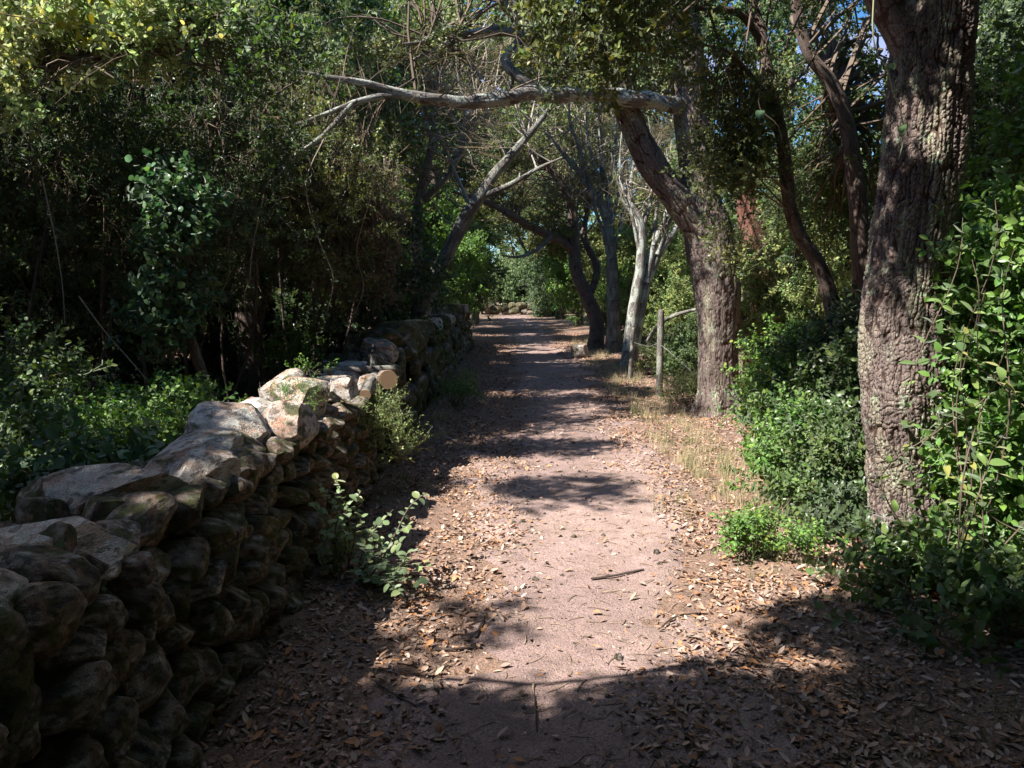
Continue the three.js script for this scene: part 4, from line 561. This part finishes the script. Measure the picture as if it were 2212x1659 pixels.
T('tree beside the path deep in the tunnel', 2.8, -32, 6, [W(2.7, 2.1, -31.5, 1.2, 1.8, 2.2, 80, 14, { sprig: 'oakFar', low: true, col: 'bright', size: 1.3, ...near }), W(1.6, 4.8, -32, 2.2, 1.3, 2.2, 70, 14, { sprig: 'oakFar', size: 1.3 })]);
T('last tree on the fence side at the mouth of the tunnel', 2.6, -39, 6, [W(2.6, 2.4, -39, 1.3, 2.2, 2.2, 80, 14, { sprig: 'oakFar', low: true, col: 'oak', size: 1.4, ...near })]);
T('pale leaved tree rising behind the slim trees', 4.6, -24, 8, [W(4.4, 3.2, -23.5, 2.4, 2.2, 2, 110, 14, { sprig: 'oakFar', low: true, col: 'pale', size: 1.2, ...near }), W(4.0, 6.6, -24, 3, 1.8, 2.4, 90, 14, { sprig: 'oakFar', col: 'grey', size: 1.2, ...near })]);
T('tall tree behind the forked oak', 5.2, -15, 8, [W(5, 4.0, -15, 2.0, 2.6, 2, 110, 14, { sprig: 'oakFar', low: true, col: 'oak', ...near }), W(4.6, 7.2, -15, 2.6, 1.6, 2.4, 80, 14, { sprig: 'oakFar', ...near })]);
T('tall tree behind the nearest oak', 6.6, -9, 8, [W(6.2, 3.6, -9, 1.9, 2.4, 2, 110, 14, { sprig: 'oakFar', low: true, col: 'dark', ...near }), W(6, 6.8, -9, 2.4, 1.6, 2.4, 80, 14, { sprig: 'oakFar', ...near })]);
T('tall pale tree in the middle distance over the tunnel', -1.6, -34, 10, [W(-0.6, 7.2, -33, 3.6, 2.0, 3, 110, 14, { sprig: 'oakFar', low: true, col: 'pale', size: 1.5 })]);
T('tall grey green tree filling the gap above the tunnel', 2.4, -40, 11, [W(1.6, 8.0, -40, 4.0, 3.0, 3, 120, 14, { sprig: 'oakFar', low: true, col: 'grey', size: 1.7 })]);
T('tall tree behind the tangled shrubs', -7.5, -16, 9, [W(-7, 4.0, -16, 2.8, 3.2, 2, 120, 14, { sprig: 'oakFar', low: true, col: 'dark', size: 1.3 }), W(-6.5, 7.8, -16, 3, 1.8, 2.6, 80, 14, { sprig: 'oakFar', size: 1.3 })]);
T('tall tree in the wood beyond the leaning tree', -5.5, -22, 10, [W(-5, 4.5, -22, 2.8, 3.4, 2, 120, 14, { sprig: 'oakFar', low: true, col: 'oak', size: 1.4 }), W(-4, 8.5, -22, 3.2, 2, 2.6, 80, 14, { sprig: 'oakFar', col: 'grey', size: 1.4 })]);
T('bushy tree behind the far wall on the fence side', 2.2, -53, 7, [W(2.2, 2.6, -52.5, 2.6, 2.6, 2, 90, 14, { sprig: 'oakFar', low: true, col: 'oak', size: 1.8, ...near })]);
T('bushy tree right behind the middle of the far wall', -0.8, -55, 7, [W(-0.8, 3.0, -54.5, 2.6, 2.8, 2, 90, 14, { sprig: 'oakFar', low: true, col: 'pale', size: 1.8, ...near })]);
T('bushy tree behind the far wall on the shaded side', -4.2, -53, 7, [W(-4.2, 2.6, -52.5, 2.6, 2.6, 2, 90, 14, { sprig: 'oakFar', low: true, col: 'dark', size: 1.8, ...near })]);
T('tall pale crowned tree over the leaning tree', -1.8, -18.5, 9, [W(-0.4, 6.6, -17, 2.8, 1.1, 1.8, 100, 13, { sprig: 'oakFar', col: 'pale' }), W(-2.6, 6.2, -16, 2.0, 1.2, 1.6, 60, 13, { sprig: 'oakFar', col: 'oak' })]);
T('tall pale crowned tree behind the long limb', 4.4, -19, 9, [W(2.8, 6.8, -18.5, 2.6, 1.2, 1.8, 100, 13, { sprig: 'oakFar', col: 'grey' })]);
T('tall tree peering over the tunnel roof', 3.4, -27.5, 10, [W(0.4, 8.2, -26, 4.0, 1.6, 2.0, 130, 13, { sprig: 'oakFar', col: 'pale', size: 1.4 })], { lean: [0, 0] });
bushes('evergreen_bush', 'shaded bushes closing the far end of the tunnel', 'bush', [W(1.8, 1.2, -43.5, 1.4, 1.3, 1, 60, 13, { sprig: 'oakFar', col: 'dark', size: 1.5, ...near }), W(0.4, 1.8, -50, 2.6, 1.8, 1, 80, 13, { sprig: 'oakFar', col: 'oak', size: 1.7, ...near })], { seed: 79 });
// the wood beyond, which reads as one mass
{
  rnd = mulberry(4242); const list = [], col = [], root = scene, Q = new THREE.Quaternion();
  for (let k = 0; k < 12000; k++) {
    const a = R(-Math.PI, Math.PI), d = R(Math.abs(a) > 0.5 ? 19 : 26, 60), x = Math.sin(a) * d, z = -Math.cos(a) * d; if (z < 0 && Math.abs(x) < 4.5 && d < 46) continue;
    if (Math.abs(x) < 5 && z < 0 && d < 51) continue;
    const lump = fbm(x * 0.25, 0, z * 0.25, 2), y = R(0, 3.5 + lump * 9);
    Q.setFromAxisAngle(rdir(), R(0, 6.28)); const s = R(3, 5); list.push(new THREE.Matrix4().compose(new THREE.Vector3(x, y, z), Q, new THREE.Vector3(s, s, s)));
    const c = rnd(), g = greens[lump > 0.5 ? 'oak' : 'pale']; col.push([lerp(g[0][0], g[1][0], c), lerp(g[0][1], g[1][1], c), lerp(g[0][2], g[1][2], c)]);
  }
  const m = instances('distant_wood', SP.oakFar[0], leafMat, list, root, col); m.userData.label = 'distant green wood closing every gap beyond the trees'; m.userData.category = 'wood';
}

// ---------------------------------------------------------------- fence
function post(label, u, v0, v1, d, r, lean) {
  const a = at(u, v0, d), b = at(u + lean, v1, d), o = thing('fence_post', label, 'fence post', a, 'weathered fence posts'); a[1] = height(a[0], a[2]) - 0.05; o.position.y = a[1];
  part('post', tubeGeo([[0, 0, 0, r * 1.05], [(b[0] - a[0]) * 0.5, (b[1] - a[1]) * 0.5, 0, r], [b[0] - a[0], b[1] - a[1], 0, r * 0.94], [b[0] - a[0], b[1] - a[1] + 0.004, 0, 0.001]], { sides: 12, segs: 30, lump: 0.06 }), greyBark, o); return b;
}
const p1 = post('slim grey fence post standing by the pale many stemmed tree', 1360, 822, 712, 13.5, 0.036, 8), p2 = post('taller weathered fence post in front of the forked oak', 1424, 862, 676, 11.2, 0.05, 4);
function wire(label, pts, r = 0.0035) { rnd = mulberry(77 + scene.children.length); const S = new Shape3(); tube(S, pts.map((p) => [...p, r]), { sides: 5, segs: 60 }); const line = curve(pts.map((p) => [...p, r]), 40); for (let k = 2; k < 39; k += 3) { const q = line[k]; for (const s of [-1, 1]) { const d = rdir().multiplyScalar(0.022); tube(S, [[q[0] - d.x, q[1] - d.y, q[2] - d.z, 0.0012], [q[0], q[1], q[2], 0.0024], [q[0] + d.x, q[1] + d.y, q[2] + d.z, 0.0012]], { sides: 3, segs: 2 }); } } const g = S.build(false), o = pts[0]; g.translate(-o[0], -o[1], -o[2]); const m = shadows(new THREE.Mesh(g, std({ color: new THREE.Color().setRGB(0.35, 0.34, 0.33), metalness: 0.6, roughness: 0.6 }))); m.name = numbered('barbed_wire'); m.position.set(...o); m.userData = { label, category: 'wire' }; scene.add(m); }
wire('loose barbed wire strung between the two fence posts', [at(1364, 738, 13.5), at(1400, 748, 12.4), at(1426, 745, 11.2), at(1480, 790, 10.4), at(1552, 852, 9.3)]);
wire('barbed wire running from the forked oak into the dense bush', [at(1560, 840, 9.2), at(1590, 858, 8.6), at(1640, 895, 7.6), at(1720, 960, 6.4)]);
wire('barbed wire hanging low across the foot of the nearest oak', [at(1880, 1110, 4.35), at(1950, 1130, 4.2), at(2020, 1155, 4.1), at(2120, 1195, 4.0), at(2230, 1225, 3.9)]);
{ const pts = path3([[1400, 735, 12.2, 0.03], [1425, 700, 11.6, 0.035], [1455, 682, 11.3, 0.03], [1505, 668, 11, 0.022], [1540, 664, 10.8, 0.01]]), o = thing('fallen_branch', 'bare broken branch resting on the taller fence post', 'branch', pts[0].slice(0, 3)); const g = tubeGeo(pts, { sides: 10, segs: 30, lump: 0.2 }); g.translate(-pts[0][0], -pts[0][1], -pts[0][2]); part('branch', g, greyBark, o); }

// ---------------------------------------------------------------- undergrowth
{
  rnd = mulberry(5151); const Q = new THREE.Quaternion(), Y = new THREE.Vector3(0, 1, 0);
  const cover = (name, label, geo, mat, n, x0, x1, z0, z1, col, size) => { const list = [], cs = []; for (let k = 0; k < n; k++) { const x = R(x0, x1), z = R(z0, z1); if (fbm(x * 1.2, 4, z * 1.2, 2) < 0.42) continue; Q.setFromUnitVectors(Y, new THREE.Vector3(R(-0.9, 0.9), 1, R(-0.9, 0.9)).normalize()); const s = size * R(0.6, 1.3); list.push(new THREE.Matrix4().compose(new THREE.Vector3(x, height(x, z) + R(0, 0.12), z), Q.clone(), new THREE.Vector3(s, s, s))); const t = rnd(), g = greens[col]; cs.push([0, 1, 2].map((q) => lerp(g[0][q], g[1][q], t))); } const m = instances(name, geo, mat, list, scene, cs); m.userData.label = label; m.userData.category = 'undergrowth'; };
  cover('undergrowth', 'low ivy and seedlings covering the floor behind the wall', SP.round[0], leafMat, 3600, -8.5, -1.95, -15, 0, 'oak', 1.2);
  cover('undergrowth_001', 'low green growth on the floor under the bushes on the fence side', SP.round[1], leafMat, 3000, 2.5, 9, -24, 1, 'oak', 1.2);
}
// ---------------------------------------------------------------- leaf litter, grass, twigs
{
  rnd = mulberry(31415);
  const dry = [0, 1, 2, 3, 4].map((s) => { const S = new Shape3(), L = [0.042, 0.05, 0.036, 0.045, 0.03][s]; leaf(S, new THREE.Vector3(-L / 2, 0, 0), new THREE.Vector3(1, 0, 0), new THREE.Vector3(0, 1, 0), L, L * [0.5, 0.42, 0.62, 0.34, 0.5][s], [1, 1, 1], { rows: 4, fold: [-0.5, 0.5, 0.25, -0.3, 0.7][s], bend: [0.35, -0.3, 0.1, 0.4, -0.2][s] }); return S.build(); });
  const tones = [[0.36, 0.25, 0.19], [0.42, 0.31, 0.25], [0.3, 0.18, 0.12], [0.22, 0.135, 0.09], [0.26, 0.16, 0.11], [0.38, 0.18, 0.08], [0.17, 0.11, 0.08], [0.25, 0.19, 0.155]];
  const lists = dry.map(() => []), cols = dry.map(() => []), e = new THREE.Euler(), q = new THREE.Quaternion();
  const scatter = (x, z, lift = 1) => { const i = Math.floor(rnd() * 5), s = 0.3 + 0.85 * Math.pow(rnd(), 0.8); e.set(R(-0.45, 0.45), R(0, 6.28), R(-0.45, 0.45)); q.setFromEuler(e); const sink = R(-0.006, 0.018); lists[i].push(new THREE.Matrix4().compose(new THREE.Vector3(x, surface(x, z) + sink * lift, z), q, new THREE.Vector3(s, s * R(0.4, 1.8), s * R(0.7, 1.3)))); const t = tones[Math.floor(rnd() * 8)], g = R(0.85, 1.4); cols[i].push(t.map((c) => c * g)); };
  for (let k = 0; k < 230000; k++) {
    const z = -1.5 - 26 * Math.pow(rnd(), 1.7), x = R(-1.25, 3.6), off = Math.abs(x - pathMid(z)) / pathHalf(z), n = fbm(x * 1.6 + 9, 2, z * 1.6, 3);
    const dens = 0.03 + smooth(0.3, 1.15, off + (n - 0.5) * 1.7) * (0.25 + 0.75 * smooth(0.3, 0.58, fbm(x * 3.4, 5, z * 3.4, 2))) * (x > pathMid(z) ? 0.95 : 0.75); if (rnd() > dens) continue;
    scatter(x, z);
  }
  for (let k = 0; k < 5000; k++) scatter(R(-5, -1.8), R(-3, -10));
  lists.forEach((l, i) => { const m = instances(numbered('leaf_litter'), dry[i], dryMat, l, scene, cols[i]); m.userData.label = ['curled tan', 'long folded', 'broad flat', 'narrow curled', 'small cupped'][i] + ' dry oak leaves scattered on the ground'; m.userData.category = 'leaves'; });
  // broken twiglets and bark bits
  const bit = tube(new Shape3(), [[-0.03, 0, 0, 0.0022], [0, 0.003, 0.004, 0.0018], [0.035, 0, -0.002, 0.001]], { sides: 4, segs: 3 }).build(false), tl = [], tc = [];
  for (let k = 0; k < 4200; k++) { const z = -1.6 - 12 * Math.pow(rnd(), 1.5), x = R(-1.1, 2.6); e.set(R(-0.15, 0.15), R(0, 6.28), R(-0.15, 0.15)); q.setFromEuler(e); const s = R(0.4, 1.7); tl.push(new THREE.Matrix4().compose(new THREE.Vector3(x, surface(x, z) + 0.003, z), q, new THREE.Vector3(s, R(0.7, 1.3), s))); const g = R(0.6, 1.4); tc.push([0.24 * g, 0.17 * g, 0.12 * g]); }
  const tw = instances('twig_litter', bit, std({ color: 0xffffff }), tl, scene, tc); tw.userData.label = 'tiny broken twigs strewn over the path and litter'; tw.userData.category = 'twigs';
  // stones set in the path
  const pl = [], pc = []; for (let k = 0; k < 420; k++) { const z = -1.8 - 12 * Math.pow(rnd(), 1.4), x = pathMid(z) + R(-1.1, 1.1), s = 0.006 + 0.016 * Math.pow(rnd(), 3); e.set(R(0, 3), R(0, 6.28), R(0, 3)); q.setFromEuler(e); pl.push(new THREE.Matrix4().compose(new THREE.Vector3(x, surface(x, z) - s * 0.1, z), q, new THREE.Vector3(s * R(0.8, 1.4), s * R(0.6, 1), s))); const g = R(0.5, 1.1); pc.push([g, g, g]); }
  const pb = instances('gravel', bodyRocks[5], stoneMat, pl, scene, pc); pb.userData.label = 'small stones set in the dirt of the path'; pb.userData.category = 'gravel';
  // grass
  const blade = (seed, n, h, w, spread, c0, c1) => { rnd = mulberry(seed); const S = new Shape3(); for (let k = 0; k < n; k++) { const a = R(0, 6.28), l = R(0.1, 0.9), H = h * R(0.5, 1.1), x0 = R(-spread, spread), z0 = R(-spread, spread), c = mix3(c0, c1, rnd()), dx = Math.cos(a) * l * H, dz = Math.sin(a) * l * H, ox = -Math.sin(a) * w, oz = Math.cos(a) * w; const p = [0, 0.5, 1].map((t) => { const y = H * (t - 0.3 * l * t * t), k2 = 1 - t * 0.95; return [S.vert(x0 + dx * t * t - ox * k2, y, z0 + dz * t * t - oz * k2, 0, t, c), S.vert(x0 + dx * t * t + ox * k2, y, z0 + dz * t * t + oz * k2, 1, t, c)]; }); S.quad(p[0][0], p[0][1], p[1][1], p[1][0]); S.quad(p[1][0], p[1][1], p[2][1], p[2][0]); } return S.build(); };
  const straw = blade(1, 22, 0.2, 0.0016, 0.06, [0.42, 0.34, 0.18], [0.55, 0.47, 0.28]), green = blade(2, 18, 0.16, 0.0017, 0.05, [0.09, 0.14, 0.03], [0.2, 0.24, 0.07]);
  rnd = mulberry(2718);
  const tuft = (geo, name, label, spots) => { const l = []; for (const [x, z, rx, rz, n] of spots) for (let k = 0; k < n; k++) { const px = x + R(-rx, rx), pz = z + R(-rz, rz), s = R(0.5, 1.2); e.set(R(-0.15, 0.15), R(0, 6.28), R(-0.15, 0.15)); q.setFromEuler(e); l.push(new THREE.Matrix4().compose(new THREE.Vector3(px, surface(px, pz) - 0.005, pz), q, new THREE.Vector3(s, s, s))); } const m = instances(name, geo, grassMat, l, scene); m.userData.label = label; m.userData.category = 'grass'; };
  tuft(straw, 'dry_grass', 'pale dry grass along the sunny edge of the path', [[1.9, -6.3, 0.35, 0.9, 60], [1.75, -7.6, 0.35, 0.8, 40], [1.9, -9.4, 0.35, 1.2, 60], [1.9, -12.5, 0.4, 1.6, 60], [1.95, -17, 0.3, 2.5, 60], [1.7, -5.2, 0.25, 0.4, 16], [2.0, -22, 0.3, 3, 40], [-0.85, -8.5, 0.15, 1.5, 16]]);
  tuft(green, 'green_grass', 'green grass tufts at the path edges', [[1.85, -6.6, 0.35, 0.9, 36], [1.8, -9, 0.35, 2, 50], [1.9, -14, 0.4, 2.5, 60], [1.5, -4.4, 0.25, 0.25, 14], [1.35, -5.4, 0.3, 0.5, 10], [-0.9, -7, 0.12, 2.5, 30], [-0.85, -12, 0.15, 3, 40], [0, -42, 2.5, 3, 160], [1.95, -2.55, 0.2, 0.2, 8], [1.95, -20, 0.3, 4, 60]]);
  // sticks that can be told apart
  const stick = (label, pts, r) => { const P = pts.map(([u, v, d]) => { const p = at(u, v, d); return [p[0], surface(p[0], p[2]) + r * 0.8, p[2]]; }), o = P[0], g = tubeGeo(P.map((p, i) => [p[0] - o[0], p[1] - o[1] + (i % 2) * 0.008, p[2] - o[2], r * (1 - 0.2 * i)]), { sides: 6, segs: 14, lump: 0.2 }); const m = shadows(new THREE.Mesh(g, darkBark)); m.name = numbered('fallen_twig'); m.position.set(...o); m.userData = { label, category: 'twig', group: 'twigs lying on the path' }; scene.add(m); };
  stick('straight stick lying across the sunlit middle of the path', [[1278, 1254, 4.08], [1330, 1248, 4.12], [1390, 1236, 4.2]], 0.009);
  stick('short dark twig standing out on the pale dirt near the shadow edge', [[1028, 1375, 3.38], [1040, 1355, 3.48], [1052, 1335, 3.6]], 0.007);
  stick('thin brown twig pointing at the viewer in the shade', [[1154, 1500, 2.87], [1157, 1540, 2.74], [1160, 1580, 2.62]], 0.004);
  stick('crooked twig at the litter edge on the bush side', [[1425, 1360, 3.46], [1460, 1335, 3.6], [1520, 1325, 3.66]], 0.006);
  stick('twig half hidden in the litter by the wall shadow', [[940, 1398, 3.26], [980, 1400, 3.26], [1030, 1392, 3.3]], 0.008);
  stick('slim stick in the foreground shade', [[800, 1470, 2.98], [850, 1510, 2.84], [900, 1540, 2.75]], 0.005);
}
// ---------------------------------------------------------------- plants whose leaves can be picked out one by one
function leafPlant({ name, label, cat, base, stems, L, Wd, gap, cols, mat, tip, seed, stemMat = twigBark, limit = 300 }) {
  rnd = mulberry(seed); const root = thing(name, label, cat, base), geos = [0, 1, 2, 3, 4, 5, 6, 7].map(() => { const S = new Shape3(); leaf(S, new THREE.Vector3(), new THREE.Vector3(1, 0, 0), new THREE.Vector3(0, 1, 0), L, Wd * R(0.75, 1.15), [1, 1, 1], { rows: 6, fold: R(-0.15, 0.6), bend: R(-0.25, 0.55), tip }); return S.build(); });
  const mats = cols.map((c) => { const m = mat.clone(); m.vertexColors = false; m.color = new THREE.Color().setRGB(...c); return m; }); let n = 0;
  for (const pts of stems) {
    const P = pts.map((p) => [p[0] - base[0], p[1] - base[1], p[2] - base[2], p[3]]), line = curve(P, 60); part('stem', tubeGeo(P, { sides: 5, segs: 16 }), stemMat, root);
    let acc = 0, flip = 1;
    for (let k = 6; k <= 60 && n < limit; k++) {
      const a = line[k - 1], b = line[k]; acc += Math.hypot(b[0] - a[0], b[1] - a[1], b[2] - a[2]); if (acc < gap) continue; acc = 0;
      for (const s of [flip, -flip]) {
        const t = new THREE.Vector3(b[0] - a[0], b[1] - a[1], b[2] - a[2]).normalize(), sd = new THREE.Vector3().crossVectors(t, new THREE.Vector3(0.2, 1, 0.3)).normalize().multiplyScalar(s).add(rdir().multiplyScalar(0.5)).addScaledVector(t, 0.4).normalize();
        const nor = new THREE.Vector3(R(-0.5, 0.3), 1, R(-0.3, 0.7)).normalize(), z = new THREE.Vector3().crossVectors(sd, nor).normalize(), y = new THREE.Vector3().crossVectors(z, sd), m = part('leaf', geos[Math.floor(rnd() * 8)], mats[Math.floor(rnd() * mats.length)], root);
        m.quaternion.setFromRotationMatrix(new THREE.Matrix4().makeBasis(sd, y, z)); m.position.set(b[0], b[1], b[2]); m.scale.setScalar(R(0.4, 1.2)); n++;
      }
      flip = rnd() < 0.5 ? 1 : -1;
    }
  }
  return root;
}
const rise = (b, tip, r, sway = 0.05) => [[...b, r], [lerp(b[0], tip[0], 0.35) + R(-sway, sway), lerp(b[1], tip[1], 0.5), lerp(b[2], tip[2], 0.35) + R(-sway, sway), r * 0.8], [lerp(b[0], tip[0], 0.7), lerp(b[1], tip[1], 0.85), lerp(b[2], tip[2], 0.7), r * 0.6], [...tip, r * 0.3]];
rnd = mulberry(88);
{ const b = [-0.78, 0.02, -4.05]; leafPlant({ name: 'young_shrub', label: 'sprawling shrub of small round pale leaves at the foot of the wall', cat: 'shrub', base: b, seed: 91, L: 0.05, Wd: 0.036, gap: 0.04, tip: 1, mat: leafMat, cols: [[0.13, 0.2, 0.075], [0.17, 0.25, 0.1], [0.1, 0.17, 0.07], [0.22, 0.29, 0.1]],
  stems: [[800, 1255, 3.75], [865, 1280, 3.6], [890, 1130, 4.1], [920, 1065, 4.3], [790, 1180, 3.85], [850, 1100, 4.0], [910, 1190, 3.9], [830, 1220, 3.7], [880, 1230, 3.8], [930, 1215, 4.0], [815, 1130, 4.1], [760, 1240, 3.75], [840, 1260, 3.65], [905, 1255, 3.8], [870, 1170, 3.85], [780, 1110, 4.0]].map(([u, v, d]) => rise([b[0] + R(-0.06, 0.06), 0.0, b[2] + R(-0.06, 0.06)], at(u, v, d), 0.005)) }); }
rnd = mulberry(89);
{ const b = [-0.98, 0.02, -4.2]; leafPlant({ name: 'young_shrub', label: 'upright shrub of pale leaves against the wall stones behind the sprawling one', cat: 'shrub', base: b, seed: 92, L: 0.05, Wd: 0.036, gap: 0.028, tip: 1, mat: leafMat, cols: [[0.13, 0.2, 0.075], [0.18, 0.27, 0.1], [0.28, 0.32, 0.1]],
  stems: [[725, 1030, 4.1], [680, 1090, 4.0], [780, 1060, 4.2], [730, 1120, 4.0], [705, 1150, 3.95], [760, 1150, 4.0], [690, 1050, 4.1], [750, 1090, 4.1]].map(([u, v, d]) => rise([b[0] + R(-0.05, 0.05), 0.0, b[2] + R(-0.05, 0.05)], at(u, v, d), 0.005)) }); }
rnd = mulberry(90);
{ const b = [2.25, 0.15, -3.75]; leafPlant({ name: 'broad_leaved_bush', label: 'sunlit bush of large pointed yellow green leaves at the picture edge beside the nearest oak', cat: 'bush', base: b, seed: 93, L: 0.078, Wd: 0.042, gap: 0.085, mat: glossMat, limit: 300, cols: [[0.12, 0.22, 0.035], [0.17, 0.28, 0.05], [0.06, 0.13, 0.025], [0.24, 0.34, 0.07], [0.09, 0.17, 0.03], [0.05, 0.1, 0.02], [0.3, 0.3, 0.06]],
  stems: [[2080, 470, 3.9], [2150, 430, 3.8], [2190, 540, 3.7], [2060, 650, 3.8], [2130, 620, 3.6], [2090, 720, 3.6], [2010, 860, 3.9], [2080, 850, 3.6], [2160, 780, 3.5], [2020, 960, 3.8], [2110, 980, 3.5], [2180, 930, 3.4], [2070, 1080, 3.5], [2150, 1100, 3.3], [2190, 700, 3.8], [2100, 560, 3.8]].map(([u, v, d]) => rise([b[0] + R(-0.1, 0.15), 0.1, b[2] + R(-0.15, 0.1)], at(u, v, d), 0.0045, 0.3)) }); }
rnd = mulberry(94);
leafPlant({ name: 'hanging_vine', label: 'thin pale vine with a few heart shaped leaves hanging in front of the nearest oak', cat: 'vine', base: at(1900, 60, 4.1), seed: 95, L: 0.07, Wd: 0.055, gap: 0.3, tip: 1, mat: thinLeafMat, stemMat: std({ color: new THREE.Color().setRGB(0.32, 0.34, 0.2) }), cols: [[0.16, 0.28, 0.08], [0.1, 0.2, 0.06]], stems: [path3([[1890, -40, 4.1, 0.004], [1885, 60, 4.1, 0.004], [1895, 115, 4.1, 0.004], [1918, 150, 4.1, 0.004], [1930, 200, 4.1, 0.004], [1948, 245, 4.1, 0.004], [1950, 310, 4.1, 0.003], [1940, 345, 4.1, 0.002]])] });
rnd = mulberry(96);
leafPlant({ name: 'hanging_vine', label: 'dark vine with large heart shaped leaves dangling between the oaks', cat: 'vine', base: at(1690, -20, 4.3), seed: 97, L: 0.085, Wd: 0.075, gap: 0.28, tip: 1, mat: glossMat, cols: [[0.05, 0.12, 0.045], [0.07, 0.15, 0.05]], stems: [path3([[1690, -40, 4.3, 0.003], [1665, 60, 4.3, 0.003], [1650, 160, 4.3, 0.003], [1640, 230, 4.3, 0.003], [1680, 270, 4.3, 0.003], [1690, 310, 4.3, 0.002]])] });

// thin strands dangling in the hollow behind the wall
const strandMat = std({ color: new THREE.Color().setRGB(0.3, 0.25, 0.2) });
[['long pale strand dangling beside the ivy column', [[520, 330, 7], [508, 445, 7], [494, 508, 7], [495, 590, 7], [474, 650, 7], [482, 720, 7]]], ['crooked strand hanging a little nearer the wall than the long pale one', [[570, 420, 6.9], [545, 535, 6.9], [539, 602, 6.9], [527, 641, 6.9], [532, 690, 6.9]]], ['strand looping down in front of the brownish tangle', [[700, 300, 7.2], [660, 400, 7.1], [690, 520, 7.1], [720, 600, 7.2], [705, 680, 7.2]]], ['strand hanging at the picture edge in front of the dark tangle', [[90, 380, 6], [120, 520, 6], [135, 620, 6], [140, 700, 6]]], ['knotted strand drooping from the twiggy mound', [[800, 430, 8.2], [770, 540, 8.2], [785, 620, 8.2], [760, 690, 8.2]]], ['thin strand leaning across the hollow under the ivy', [[170, 640, 5.8], [230, 720, 5.8], [300, 800, 5.8], [340, 850, 5.8]]]].forEach(([label, pts], i) => { rnd = mulberry(600 + i); leafPlant({ name: 'hanging_vine', label, cat: 'vine', base: at(...pts[0]), seed: 610 + i, L: 0.045, Wd: 0.035, gap: 0.3, tip: 1, mat: leafMat, stemMat: strandMat, cols: [[0.1, 0.17, 0.06], [0.07, 0.12, 0.04]], stems: [pts.map((p, k) => [...at(...p), 0.0055 - k * 0.0006])] }); });

renderer.render(scene, camera);
